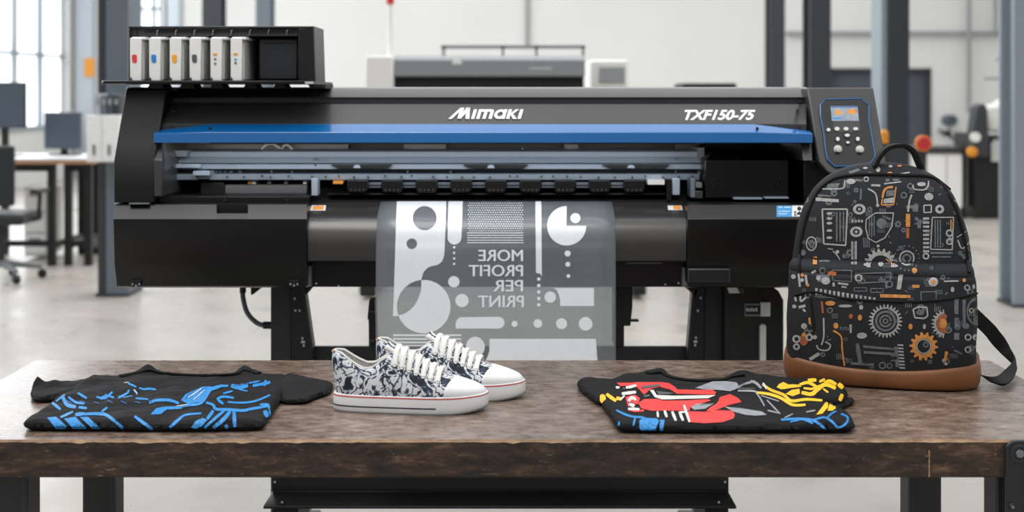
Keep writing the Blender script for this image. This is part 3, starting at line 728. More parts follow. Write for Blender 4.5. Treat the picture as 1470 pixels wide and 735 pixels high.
MB().rows([(497.5, 440, 998, 4.16), (545, 440, 998, 4.16)], 4.18).build('cross_beam', M['dark_metal'], P, bevel=0.003)
MB().front([(436, 413), (448, 413), (441, 421), (438, 425)], 4.1, 4.2).build('corner_bracket', M['jet'], P)
MB().front([(982, 411), (1002, 411), (999, 426)], 4.1, 4.14).build('corner_bracket', M['dark_metal'], P)
MB().front([(360, 412), (377, 412), (363, 423), (360, 423)], 4.1, 4.2).build('corner_bracket', M['jet'], P)
# --- take-up arms beside the film
MB().rows([(412, 518, 538, 4.14), (424.5, 518, 538, 4.14)], 4.3).build('dark_bar', M['grey_plastic'], P)
MB().front([(530, 431), (538, 431), (540, 498), (529.5, 498), (529, 460), (527.5, 458), (528, 450)], 4.1, 4.16).build('take_up_arm', M['jet'], P, bevel=0.001)
for q in (447, 489): MB().front(rect(530, q-1.5, 537, q+1.5), 4.09, 4.11).build('arm_clip', M['charcoal'], P)
MB().front([(882, 412), (908, 412), (908, 440), (905, 468), (896, 468), (896, 498), (882, 498)], 4.1, 4.2).build('take_up_arm', M['jet'], P, bevel=0.001)
MB().front(rect(905, 459, 917, 462), 4.12, 4.14).build('arm_pin', M['jet'], P)
# --- electrics box under the right end
box = MB().front([(1040, 410), (1106, 410), (1118, 418), (1125, 431), (1125, 600), (1040, 600)], 4.06, 4.42).build('electrics_box', M['black_panel'], P, bevel=0.004)
MB().front(rect(1069, 436, 1093, 454), 4.052, 4.07).front(rect(1070.5, 438.5, 1092, 451.5), 4.05, 4.053, 1).build('rating_plate', [M['grey_plastic'], M['jet']], box)
MB().front(rect(1092, 434, 1106, 454.5), 4.045, 4.07).build('switch', M['greyish_white'], box, bevel=0.002)
rp = MB()
for k in range(5): rp.front(rect(1071.5+k*3.4, 442+(k % 2), 1073.6+k*3.4, 447), 4.048, 4.051)
rp.build('plate_marks', M['greyish_white'], box)
MB().front([(1091, 530), (1091, 469), (1093, 466), (1098, 466), (1100, 469), (1100, 530)], 4.045, 4.07).build('pull_handle', M['greyish_white'], box, bevel=0.002)
MB().front([(1044, 413), (1058, 413), (1062, 421), (1047, 421)], 4.05, 4.07).build('white_tag', M['white_plastic'], box)
MB().front([(1060, 412), (1068, 412), (1068, 421), (1063, 421)], 4.045, 4.07).build('clip', M['charcoal'], box)
# --- cable
cb = MB().tube(spline([W(348.5, 411, 4.14), W(349, 428, 4.14), W(355, 449, 4.14), W(368, 463, 4.14), W(380, 467, 4.14), W(390, 467, 4.14)], 7), 0.0075, n=12).build('cable', M['screen_dark'], P)
MB().cyl(W(378, 466.8, 4.14), W(390, 467, 4.14), 0.011).build('cable_gland', M['jet'], cb)
MB().cyl(W(348.5, 411, 4.14), W(348.7, 420, 4.14), 0.0095).build('cable_gland', M['jet'], cb)
# --- take-up trough under the table
MB().rows([(655, 391, 1046, 3.98), (705.5, 391, 1046, 3.98), (707, 391, 1046, 3.965), (727, 378, 1057, 3.9), (730.5, 378, 1057, 3.9)], 4.1).build('take_up_trough', M['black_panel'], P, bevel=0.002)
MB().rows([(640, 391, 1046, 3.99), (656, 391, 1046, 3.99)], 4.03).build('trough_rim', M['dark_metal'], P)
for a, b in ((390, 428), (1004, 1046)): MB().rows([(730, a, b, 3.95), (777, a, b, 3.95)], 4.12).build('trough_foot', M['jet'], P, bevel=0.003)
for p in (428, 996): MB().rows([(730.5, p, p+16, 3.94), (738, p, p+16, 3.94)], 4.02).build('roll_holder', M['grey_plastic'], P)
for p, q in ((394.5, 692), (1041, 692), (405, 721), (1032, 721)): MB().cyl(W(p, q, 3.9), W(p, q, 3.98), 0.003, 8).build('screw', M['screw'], P)

# --- lettering on the top cover (raised badge and flat type name)
def fas(px, py, d=0.0):        # point on the sloped fascia
    Y = 4.07-0.075*(py-149)/29 - d
    return W(px, py, Y)
def badge(mb, d, dx=0, dy=0):
    T, Bm, Xh = 154.3+dy, 170.6+dy, 157.0+dy
    S = 0.42
    def ring_a(x0, x1):      # bowl of the a, open counter on its right
        cx, cy, rx, ry = (x0+x1)/2, (Xh+Bm)/2, (x1-x0)/2, (Bm-Xh)/2; k = 22
        for i in range(k):
            a0, a1 = 2*PI*i/k, 2*PI*(i+1)/k; f = lambda a, s: ((cx+rx*s*math.cos(a)), (cy+ry*s*math.sin(a)))
            quad = [f(a0, 1), f(a1, 1), f(a1, 0.5), f(a0, 0.5)]
            add_abs(quad)
    def sx(x, y): return x+S*(Bm-y)*0.75
    def add_abs(q):
        q = [(sx(x, y)+dx, y) for x, y in q]
        n_ = len(q); A = [fas(x, y, d) for x, y in q]; B = [fas(x, y, -0.001) for x, y in q]
        mb.add(A+B, [tuple(range(n_)), tuple(range(n_, 2*n_))[::-1]]+[(i, n_+i, n_+(i+1) % n_, (i+1) % n_) for i in range(n_)])
    # M with long slanted left foot
    add_abs([(643.5, Bm), (648.5, Bm), (661, T), (656.5, T)]); add_abs([(656, T), (661.5, T), (661.2, Bm), (656.6, Bm)])
    add_abs([(656.6, Bm), (661.2, Bm), (670.5, T), (665, T)]); add_abs([(664, T), (669.6, T), (673.6, Bm), (668.4, Bm)])
    add_abs([(676.2, Xh), (680.6, Xh), (680.6, Bm), (676.2, Bm)])                         # dotless i
    for x in (683.5, 692.3, 701.1): add_abs([(x, Xh+1.5), (x+4.4, Xh+1.5), (x+4.4, Bm), (x, Bm)])   # m
    add_abs([(683.5, Xh), (703.5, Xh), (705.5, Xh+2), (705.5, Xh+3.4), (683.5, Xh+3.4)])
    ring_a(707.5, 724); add_abs([(720, Xh), (724.3, Xh), (724.3, Bm), (720, Bm)])         # a
    add_abs([(726.4, Xh), (730.8, Xh), (730.8, Bm), (726.4, Bm)])                         # k
    add_abs([(730, 163.4+dy), (736, Xh), (741, Xh), (733.5, 164.2+dy)]); add_abs([(730, 163.2+dy), (733.2, 162.6+dy), (741.8, Bm), (736.2, Bm)])
    add_abs([(742.8, Xh), (747.2, Xh), (747.2, Bm), (742.8, Bm)])                         # i
lg = MB(); badge(lg, 0.004); lo = lg.build('badge_lettering', M['white_paint'], P, smooth=0)
sh = MB(); badge(sh, 0.0012, dx=-0.6, dy=1.3); sh.build('badge_shadow', M['jet'], lo, smooth=0)  # dark copy of the letters, set off down-left as their painted shadow
tp = MB(); sticker_text(tp, 'TXF150-75', 982.5, 1084.5, 157.6, 172.3, lambda x, y: fas(x, y, 0.001), bold=0.03, shear=0.32, spacing=0.98)
tp.build('model_lettering', M['white_paint'], P, smooth=0)

# --- cartridge rack on top
rk = MB()
Ya, Yz = 3.98, 4.185
rk.front([(184.5, 37.5), (450, 37.5), (450, 41), (184.5, 41)], Ya, Yz)
rk.front(rect(184.5, 37.5, 187, 119), Ya, Yz)
rk.front([(428, 41), (450, 37.5), (452.5, 119), (428, 119)], Ya, Yz+0.01)
rk.front(rect(187, 41, 428, 119), Yz-0.03, Yz)
R_ = rk.build('cartridge_rack', M['black_plastic'], P, bevel=0.002)
MB().front([(450, 37.5), (451, 37.7), (453.5, 119), (452.3, 119)], Ya+0.01, Yz+0.005).build('rack_side', M['charcoal'], R_)  # lighter charcoal skin, the lit side put into its colour
MB().front(rect(187, 41, 428, 52), Ya+0.012, Yz-0.02).build('rack_header', M['charcoal'], R_, bevel=0.002)
MB().front(rect(208, 43.5, 424, 47), Ya+0.009, Ya+0.02).front(rect(196, 41, 198, 52), Ya+0.009, Ya+0.02).build('header_slot', M['jet'], R_)
for k in range(8):
    c = 226+26.6*k
    MB().tube([W(c+1.5, 42, Ya+0.006), W(c-0.5, 45, Ya+0.002), W(c-0.5, 49, Ya+0.004), W(c-1.5, 51, Ya+0.008)], 0.0018, n=6).build('hook', M['grey_plastic'], R_)
MB().front(rect(372, 56, 427, 114), Ya+0.03, Yz-0.02).build('bay_cover', M['dark_metal'], R_, bevel=0.004)
MB().front(rect(380, 58, 422, 61), Ya+0.024, Ya+0.04).build('bay_latch', M['jet'], R_)
tr = MB().rows([(115.5, 149, 437, 3.925), (116.2, 148, 437, 3.915), (120, 148, 437, 3.915), (120.8, 150, 437, 3.93)], Yz).build('rack_tray', M['black_panel'], R_, bevel=0.001)
MB().rows([(117, 437, 450, 3.925), (120.5, 437, 450, 3.92)], Yz).rows([(117.5, 450, 462, 3.95), (121, 450, 462, 3.95)], Yz).build('tray_end', M['grey_plastic'], R_)
MB().cyl(W(146.5, 119, 3.93), W(149, 119, 3.93), 0.007).build('tray_knob', M['grey_plastic'], R_)
sup = [(181, 213, 234), (260, 278, 0), (303, 322, 0), (351, 369, 0), (394, 410, 0), (450, 466, 0)]
edges = [163, 212], [235, 258], [281, 302], [323, 348], [352, 368], [394, 409]
scl = [(178, 212), (235, 258), (279, 302), (320, 350), (368, 393), (410, 444)]       # light gaps between the feet
prev = None
for i in range(len(scl)-1):
    a, b = scl[i][1], scl[i+1][0]
    MB().front([(a+3, 120), (b-3, 120), (b+1, 127), (a-1, 127)], 4.0, 4.1).build('rack_foot', M['jet'], R_)
MB().front([(441, 120), (467, 121), (467, 127), (446, 127)], 4.0, 4.18).build('rack_foot', M['jet'], R_)
for p in (452, 457, 462): MB().cyl(W(p, 121, 3.95), W(p, 125, 3.95), 0.006, 12).build('rack_pin', M['jet'], R_)

# --- ink cartridges: things of their own, plugged into the rack
CN = [('red', 'ink_red'), ('blue', 'ink_blue'), ('orange', 'ink_orange'), ('grey', 'ink_grey'), ('three', None), ('two', None)]
CL = ['white ink cartridge with a red patch, outermost in the rack', 'white ink cartridge with a blue patch, beside the red marked one', 'white ink cartridge with an orange patch',
      'white ink cartridge with a dark grey patch', 'white ink cartridge with an orange mark over two small grey specks', 'white ink cartridge beside the empty bay, with an orange and a blue dot']
ztray = Zc(115.5, 3.925)
for k, (px, cl) in enumerate(zip((186.5, 214, 243.5, 272, 302, 331), CL)):
    pw = 16.2
    x0, x1 = X(px, 3.94), X(px+pw, 3.94)
    c = thing('ink_cartridge', cl, 'ink cartridge', ((x0+x1)/2, 4.02, ztray), group='ink cartridges in the rack')
    zt = Zc(54.5, 3.94)
    MB().box(x0, x1, 3.94, 4.14, ztray, zt).build('case', M['white_plastic'], c, bevel=0.0012)
    MB().box(x0+0.003, x1+0.012 if k < 5 else x1+0.01, 3.947, 4.1, zt-0.004, zt+0.003).build('top_flange', M['white_paint'], c, bevel=0.001)
    MB().box(x1-0.001, x1+0.004, 3.96, 4.13, ztray+0.004, zt-0.012).build('side_plate', M['greyish_white'], c)  # pale colour stands in for light on the cartridge's side
    MB().front([(px+0.5, 115.3), (px+0.5, 110.5), (px+2.5, 112.5), (px+3, 115.3)], 3.936, 3.945).build('tab', M['jet'], c)
    m1 = CN[k][1]; cx_ = px+6+0.6*k/3
    if m1:
        MB().front([(cx_-3, 78.5), (cx_+2.5, 78), (cx_+4, 80.5), (cx_+4, 89), (cx_+1, 90.5), (cx_-2.5, 89), (cx_-3.3, 84)], 3.9385, 3.942).build('colour_patch', M[m1], c, bevel=0.0004)
    else:
        dts = ((77.8, 'ink_orange'), (85, 'grey_plastic'), (91.5, 'grey_plastic')) if k == 4 else ((77.5, 'ink_orange'), (85.5, 'label_blue'), (90.5, 'ink_grey'))
        for y, mm_ in dts: MB().front(rect(cx_-(3 if y < 80 else 1.6), y-1.5, cx_+(3 if y < 80 else 1.6), y+1.2), 3.9385, 3.942).build('colour_patch', M[mm_], c)

# ================================================================ the printed film
def make_film():
    m = bpy.data.materials.new('clear_transfer_film'); m.use_nodes = True; nt = m.node_tree; b = nt.nodes['Principled BSDF']; out = nt.nodes['Material Output']
    b.inputs['Base Color'].default_value = rgb(128, 134, 140); b.inputs['Roughness'].default_value = 0.24; b.inputs['Specular IOR Level'].default_value = 0.8
    tc = nt.nodes.new('ShaderNodeTexCoord'); n = nt.nodes.new('ShaderNodeTexNoise'); n.inputs['Scale'].default_value = 3
    nt.links.new(tc.outputs['Object'], n.inputs['Vector'])
    r = ramp(nt, n.outputs['Fac'], [(0.3, rgb(132, 136, 140)), (0.7, rgb(144, 148, 152))]); nt.links.new(r.outputs['Color'], b.inputs['Base Color'])
    t = nt.nodes.new('ShaderNodeBsdfTransparent'); t.inputs['Color'].default_value = (0.93, 0.95, 0.97, 1)
    mx = nt.nodes.new('ShaderNodeMixShader'); mx.inputs['Fac'].default_value = FILM_OPAQUE
    nt.links.new(t.outputs['BSDF'], mx.inputs[1]); nt.links.new(b.outputs['BSDF'], mx.inputs[2]); nt.links.new(mx.outputs['Shader'], out.inputs['Surface'])
    return m
FILM_OPAQUE = 0.5
M['film'] = make_film()
D('film_white', rgb(236, 239, 242), 0.4, var=0.02)
xl, xr = X(539.5, 3.9), X(884, 3.9)
FR = [(4.10, Zc(286, 4.085)), *[(Y-0.004, Zc(y, Y)+0.002) for y, Y in PR[:-2]], (3.906, Zc(362, 3.91)), (3.903, Zc(400, 3.9)), (3.9, Zc(470, 3.9)), (3.9, 0.62), (3.9, 0.54), (3.902, 0.47), (3.905, 0.43)]
FR = spline([(y, z, 0) for y, z in FR], 4)
fm = MB().grid([[(xl+(xr-xl)*j/12, y, z) for j in range(13)] for y, z, _ in FR]); FB = fm.bvh()
film = fm.build('transfer_film', M['film'], smooth=60, recalc=False)
so = film.modifiers.new('thickness', 'SOLIDIFY'); so.thickness = 0.0006
tag(film, 'translucent film printed in white hanging from the middle of the printer', 'film')
z = Zm(500, 270, 3.675); z2 = Zm(500, 430, 3.675)
def arc(cx, cy, r, d0, d1, n=14): return [(cx+r*math.cos(math.radians(d0+(d1-d0)*k/n)), cy+r*math.sin(math.radians(d0+(d1-d0)*k/n))) for k in range(n+1)]
big = (398, 625, 141)
lens_in = spline([(385, 487), (382, 545), (352, 615), (305, 658), (260, 671)], 8)
S1 = [(256, 66), (518, 66), (508, 330)]+spline([(506, 352), (495, 385), (470, 405), (440, 411)], 5)+spline([(420, 420), (397, 445), (385, 487)], 5)+arc(*big, -95, -199, 14)+[(258, 675), (236, 675), (246, 380)]
S2 = [(385, 487)]+arc(*big, -90, 161, 40)+lens_in[::-1][:-1]
shapes = [[z(S1), z(circ(403, 160, 63)), z(circ(335, 294, 28))], z(S2),
          z([(528, 66), (604, 66), (597, 262)]+arc(560, 262, 36, 0, 180)[1:]), z(circ(557, 494, 30)), z(circ(600, 593, 35)),
          z([(987, 66), (1018, 66), (1021, 466), (1012, 452), (990, 447)]),
          z([(1150, 200), (1257, 200)]+arc(1152, 200, 103, 2, 270, 40)), z(circ(1198, 160, 26)),
          z(circ(1157, 345, 16)), z(circ(1158, 402, 13)), z(circ(1161, 464, 10)), z(circ(1065, 575, 30)),
          z([(1086, 527), (1296, 527), (1296, 622), (1118, 622), (1117, 590), (1110, 560), (1100, 540)]),
          z2([(568, 153), (566, 130), (572, 108), (590, 93), (794, 91)]+arc(793, 122, 31, -90, 90)[1:]),
          z2(circ(877, 128, 16)), z2(circ(1000, 126, 23)), z2(circ(1125, 127, 29)), z2(circ(1252, 128, 36)),
          z2(circ(670, 250, 50, ry=54)), z2([(745, 207), (1306, 207), (1316, 345), (712, 345), (735, 300), (744, 270)]),
          z2(rect(237, 183, 596, 193)), z2(rect(237, 203, 596, 212)), z2(rect(237, 222, 596, 230)), z2(rect(237, 240, 596, 246))]
for y in (313, 342, 371, 400): shapes.append(z(circ(558.5, y, 6.5, 14)))
for y in (480, 514, 548, 582, 616): shapes.append(z(circ(1005, y, 9.5, 14)))
for y in (237, 249.5, 262, 275, 288): shapes.append(z(rect(627, y-2.2, 924, y+2.2)))
gp = lay(MB(), FB, shapes, 0.0012, 4).build('white_print', M['film_white'], film, smooth=60)
ht = MB()
for i in range(14):
    for j in range(24):
        x, y = 634+j*12.4+(6.2 if i % 2 else 0), 70+i*12.0
        if x > 922: continue
        q = [hit(FB, a, b_, 0.0012) for a, b_ in z([(x-3.7, y), (x, y-3.5), (x+3.7, y), (x, y+3.5)])]
        if all(q): ht.add(q, [(0, 1, 2, 3)])
ht.build('halftone_print', M['film_white'], film, smooth=0)
lt = MB()
for body, x0, y0, y1 in (('MORE', 686, 325, 386), ('PROFIT', 635, 405, 466), ('PER', 765, 485, 545), ('PRINT', 684, 567, 628)):
    (ax, ay), (bx, by) = z([(x0, y0), (922 if body != 'PRINT' else 926, y1)])
    for e in (-0.45, 0.0, 0.45): sticker_text(lt, body, ax+0.45, bx-0.45, ay+abs(e)*0.6, by-abs(e)*0.6, lambda x, y: hit(FB, x+e, y, 0.0014+e*0.0006), mirror=True)
lt.build('mirrored_lettering', M['film_white'], film, smooth=0)
# ================================================================ the work table
def wood(name, stops, sc, stretch, rough0, rough1, bump=0.15, scratches=0.0, scol=(0.5, 0.42, 0.36, 1), coat=0.0):
    m = bpy.data.materials.new(name); m.use_nodes = True; nt = m.node_tree; b = nt.nodes['Principled BSDF']; L = nt.links.new
    tc = nt.nodes.new('ShaderNodeTexCoord'); mp = nt.nodes.new('ShaderNodeMapping'); mp.inputs['Scale'].default_value = stretch; L(tc.outputs['Object'], mp.inputs['Vector'])
    n = nt.nodes.new('ShaderNodeTexNoise'); n.inputs['Scale'].default_value = sc; n.inputs['Detail'].default_value = 8; n.inputs['Roughness'].default_value = 0.72; L(mp.outputs['Vector'], n.inputs['Vector'])
    r = ramp(nt, n.outputs['Fac'], stops); col = r.outputs['Color']
    n3 = nt.nodes.new('ShaderNodeTexNoise'); n3.inputs['Scale'].default_value = 2.2; n3.inputs['Detail'].default_value = 3; L(tc.outputs['Object'], n3.inputs['Vector'])
    if scratches:
        mp2 = nt.nodes.new('ShaderNodeMapping'); mp2.inputs['Scale'].default_value = (14, 60, 60); mp2.inputs['Rotation'].default_value = (0, 0.3, 0.25); L(tc.outputs['Object'], mp2.inputs['Vector'])
        n2 = nt.nodes.new('ShaderNodeTexNoise'); n2.inputs['Scale'].default_value = 2.6; n2.inputs['Detail'].default_value = 5; n2.inputs['Roughness'].default_value = 0.8; L(mp2.outputs['Vector'], n2.inputs['Vector'])
        r2 = ramp(nt, n2.outputs['Fac'], [(0.60, (0, 0, 0, 1)), (0.70, (scratches,)*3+(1,))])
        mx = nt.nodes.new('ShaderNodeMix'); mx.data_type = 'RGBA'; L(r2.outputs['Color'], mx.inputs['Factor']); L(col, mx.inputs['A']); mx.inputs['B'].default_value = scol
        col = mx.outputs['Result']
    r3 = ramp(nt, n3.outputs['Fac'], [(0.3, (0.72, 0.71, 0.70, 1)), (0.7, (1.2, 1.2, 1.2, 1))]); mm = nt.nodes.new('ShaderNodeMix'); mm.data_type = 'RGBA'; mm.blend_type = 'MULTIPLY'; mm.inputs['Factor'].default_value = 1
    L(col, mm.inputs['A']); L(r3.outputs['Color'], mm.inputs['B']); L(mm.outputs['Result'], b.inputs['Base Color'])
    mr = nt.nodes.new('ShaderNodeMapRange'); mr.inputs['To Min'].default_value = rough0; mr.inputs['To Max'].default_value = rough1; L(n.outputs['Fac'], mr.inputs['Value']); L(mr.outputs['Result'], b.inputs['Roughness']); b.inputs['Coat Weight'].default_value = coat; b.inputs['Coat Roughness'].default_value = 0.25
    bp = nt.nodes.new('ShaderNodeBump'); bp.inputs['Strength'].default_value = bump; bp.inputs['Distance'].default_value = 0.003; L(n.outputs['Fac'], bp.inputs['Height']); L(bp.outputs['Normal'], b.inputs['Normal'])
    return m
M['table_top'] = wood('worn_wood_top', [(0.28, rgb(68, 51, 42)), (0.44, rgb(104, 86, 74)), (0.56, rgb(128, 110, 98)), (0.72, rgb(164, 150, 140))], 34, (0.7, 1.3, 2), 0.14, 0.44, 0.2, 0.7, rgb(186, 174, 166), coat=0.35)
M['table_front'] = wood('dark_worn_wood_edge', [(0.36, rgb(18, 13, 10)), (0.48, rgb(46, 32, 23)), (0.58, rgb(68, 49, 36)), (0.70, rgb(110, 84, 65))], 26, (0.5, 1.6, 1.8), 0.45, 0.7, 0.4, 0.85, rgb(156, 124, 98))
M['table_worn'] = wood('bare_wood_rim', [(0.3, rgb(98, 74, 54)), (0.5, rgb(158, 126, 96)), (0.7, rgb(186, 156, 124))], 30, (1, 3, 3), 0.5, 0.7, 0.3)
D('table_metal', rgb(30, 31, 33), 0.4, var=0.1, scale=30)
Tb = thing('work_table', 'heavy work table with a worn brown wooden top on black steel legs', 'table', (0, 3.07, 0))
x0, x1, yf, yb, th = -1.185, 1.188, 2.672, 3.468, 0.073
t = MB(); N = 160; rnd = random.Random(5)
prof = []
sec = [[], [], [], [], [], []]
for i in range(N+1):
    x = x0+(x1-x0)*i/N; c = 0.003+0.0012*rnd.random()+(0.002 if rnd.random() > 0.93 else 0)
    ring = [(x, yf+c*0.8, TZ), (x, yf+0.0012, TZ-c), (x, yf, TZ-c-0.001), (x, yf+0.001*rnd.random(), TZ-th+0.004), (x, yf+0.004, TZ-th), (x, yb, TZ-th), (x, yb, TZ-0.002), (x, yb-0.002, TZ)]
    prof.append(ring)
for k in range(8):
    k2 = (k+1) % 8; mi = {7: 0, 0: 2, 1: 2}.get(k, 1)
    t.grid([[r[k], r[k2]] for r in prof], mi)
t.add(prof[0], [tuple(range(8))], 1); t.add(prof[-1], [tuple(range(8))], 1)
bm = bmesh.new()
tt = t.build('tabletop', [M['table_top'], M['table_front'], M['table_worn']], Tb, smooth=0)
bm.from_mesh(tt.data); bmesh.ops.remove_doubles(bm, verts=bm.verts, dist=1e-5); bmesh.ops.recalc_face_normals(bm, faces=bm.faces); bm.to_mesh(tt.data); bm.free()
MB().box(X(1333, yf), X(1334.6, yf), yf-0.0008, yf+0.003, TZ-th+0.002, TZ-0.02).build('joint_line', M['table_worn'], tt, smooth=0)
zb = TZ-th
for s in (-1, 1):
    for y0, y1, xa in ((2.745, 2.825, 0.955), (3.36, 3.44, 0.957)):
        a, b = sorted((s*xa, s*(xa+0.08)))
        l = MB().box(a, b, y0, y1, 0.012, zb).build('leg', M['table_metal'], Tb, bevel=0.006)
        MB().box(a-0.01, b+0.01, y0-0.01, y1+0.01, 0, 0.012).build('foot_plate', M['jet'], l, bevel=0.002)
        e = b if s < 0 else a
        MB().box(e-0.012 if s < 0 else e-0.0, e if s < 0 else e+0.012, y0-0.006, y0+0.002, 0.02, zb-0.004).build('leg_lip', M['dark_metal'], l, bevel=0.002)
for x in (-0.995, 0.995): MB().box(x-0.025, x+0.025, 2.825, 3.36, 0.12, 0.17).build('stretcher', M['table_metal'], Tb, bevel=0.004)
for x in (-0.995, 0.995): MB().box(x-0.03, x+0.03, 2.83, 3.355, zb-0.035, zb).build('frame_rail', M['table_metal'], Tb, bevel=0.004)
# corner strap with bolts at the right front
yq = yf-0.008
br = MB().front([(1444, 740), (1444, 641), (1452, 634), (1459, 632.5), (1500, 632.5), (1500, 740)], yq, yf-0.0005)
for v in br.v:
    if v.z < 0.7: v.z = 0.4
br = br.build('corner_strap', M['table_metal'], Tb, bevel=0.002)
for (p, q, r) in ((1463, 650.5, 0.013), (1452.5, 727, 0.0045)):
    c = W(p, q, yq)
    bo = MB().lathe(c, (0, -1, 0), [(0, r*1.35), (0.002, r*1.35), (0.0035, r*1.1), (0.0035, r*0.85), (0.002, r*0.8)]).build('washer', M['dark_metal'], br)
    MB().cyl(c, c+Vector((0, -0.007, 0)), r*0.62, 6).build('bolt', M['grey_plastic'], bo)
MB().box(X(1425, yf), X(1440, yf), yf+0.03, yf+0.06, zb-0.006, zb).build('bolt_head', M['jet'], Tb, bevel=0.002)
from mathutils import noise as MN
# ================================================================ T-shirts
D('black_cotton', rgb(17, 17, 19), 0.85, var=0.1, scale=700, bump=0.15, spec=0.25)
D('print_blue', rgb(26, 124, 190), 0.55, var=0.5, scale=260)
D('print_blue_dark', rgb(34, 92, 160), 0.55, var=0.25, scale=90)
D('print_red', rgb(218, 50, 46), 0.55, var=0.05, scale=90)
D('print_yellow', rgb(240, 186, 38), 0.55, var=0.12, scale=90)
D('print_white', rgb(205, 205, 200), 0.55, var=0.1, scale=90)
D('print_grey', rgb(138, 140, 144), 0.6, var=0.2, scale=60)

def cloth(outline, T, r, step=0.007, z0=TZ+0.0005, amp=0.004, seed=0.0, peaks=(), sc=14.0, slope=None):
    """closed folded-cloth mesh over a picture outline: rounded folded rim, soft wrinkles on top"""
    ring = [onz(px, py, z0+T*0.45) for px, py in outline]
    ring = [(p.x, p.y) for p in ring]
    ring = spline(ring, 5, closed=True)
    ring = [p[:2] for p in ring]
    vs, fs = fill([ring], step)
    A = np.array(ring); B = np.roll(A, -1, 0)
    P = np.array(vs); d = np.full(len(P), 1e9)
    for a, b in zip(A, B):
        ab = b-a; L = (ab**2).sum()+1e-12
        t = np.clip(((P-a)@ab)/L, 0, 1); q = a+t[:, None]*ab
        d = np.minimum(d, np.hypot(*(P-q).T))
    mb = MB(); n = len(P); top = []; bot = []
    for (x, y), dd in zip(vs, d):
        TT = T*(slope(x, y) if slope else 1.0)
        k = math.sqrt(max(0.0, 1-(1-min(dd/r, 1))**2))
        h = TT*(0.45+0.55*k)
        w = min(1, dd/(r*0.6))
        h += w*amp*(MN.noise(Vector((x*sc+seed, y*sc*0.8, seed)))+0.5*MN.noise(Vector((x*sc*2.3, y*sc*2.1+seed, seed+3))))
        for (qx, qy, qh, qr) in peaks: h += qh*math.exp(-((x-qx)**2+(y-qy)**2)/(qr*qr))
        top.append(Vector((x, y, z0+h))); bot.append(Vector((x, y, z0+TT*0.45*(1-k))))
    mb.add(top, fs)
    mb.add(bot, [f[::-1] for f in fs])
    return mb
def weld(o):
    bm = bmesh.new(); bm.from_mesh(o.data); bmesh.ops.remove_doubles(bm, verts=bm.verts, dist=2e-5); bmesh.ops.recalc_face_normals(bm, faces=bm.faces); bm.to_mesh(o.data); bm.free()
    o.data.shade_smooth(); return o
def pk(px, py, h, r):
    q = onz(px, py, TZ+0.015); return (q.x, q.y, h, r)

# ---- blue print shirt
c = onz(225, 575)
S = thing('folded_tshirt', 'folded black T-shirt with a blue line print, lying beside the sneakers', 't-shirt', (c.x, c.y, TZ))
bodyL = [(60, 613), (40, 612.5), (34, 607), (53, 596), (74, 580), (95, 564), (116, 551), (134, 540), (150, 539), (172, 540), (193, 536), (212, 531), (228, 534), (260, 537), (300, 538), (335, 536), (352, 530), (370, 536), (389, 538), (410, 538), (407, 552), (406, 568), (394, 587), (382, 605), (374, 612), (300, 614), (180, 614)]
mb = cloth(bodyL, 0.022, 0.02, seed=1.3, amp=0.007, peaks=[pk(213, 531, 0.012, 0.022), pk(351, 531, 0.012, 0.022), pk(135, 548, 0.008, 0.04), pk(100, 575, 0.006, 0.04)], slope=lambda x, y: 1.0-0.35*min(1, max(0, (y-2.85)/0.4)))
allb = MB().add(mb.v, mb.f)
weld(mb.build('shirt_body', M['black_cotton'], S, recalc=False))
m2 = cloth([(96, 569), (70, 574), (48, 573), (44, 564), (50, 556), (62, 552), (90, 551), (118, 548), (136, 541), (146, 548), (128, 560)], 0.015, 0.012, seed=4.1, peaks=[pk(53, 553, 0.016, 0.012), pk(75, 552, 0.007, 0.02)], amp=0.005, sc=22)
allb.add(m2.v, m2.f); weld(m2.build('sleeve', M['black_cotton'], S, recalc=False))
m3 = cloth([(408, 540), (430, 541), (452, 548), (477, 551.5), (474, 563), (455, 570), (440, 576), (418, 577.5), (404, 575), (396, 560)], 0.013, 0.010, seed=7.7, peaks=[pk(425, 548, 0.006, 0.05)], amp=0.003)
allb.add(m3.v, m3.f); weld(m3.build('sleeve', M['black_cotton'], S, recalc=False))
BV = allb.bvh()
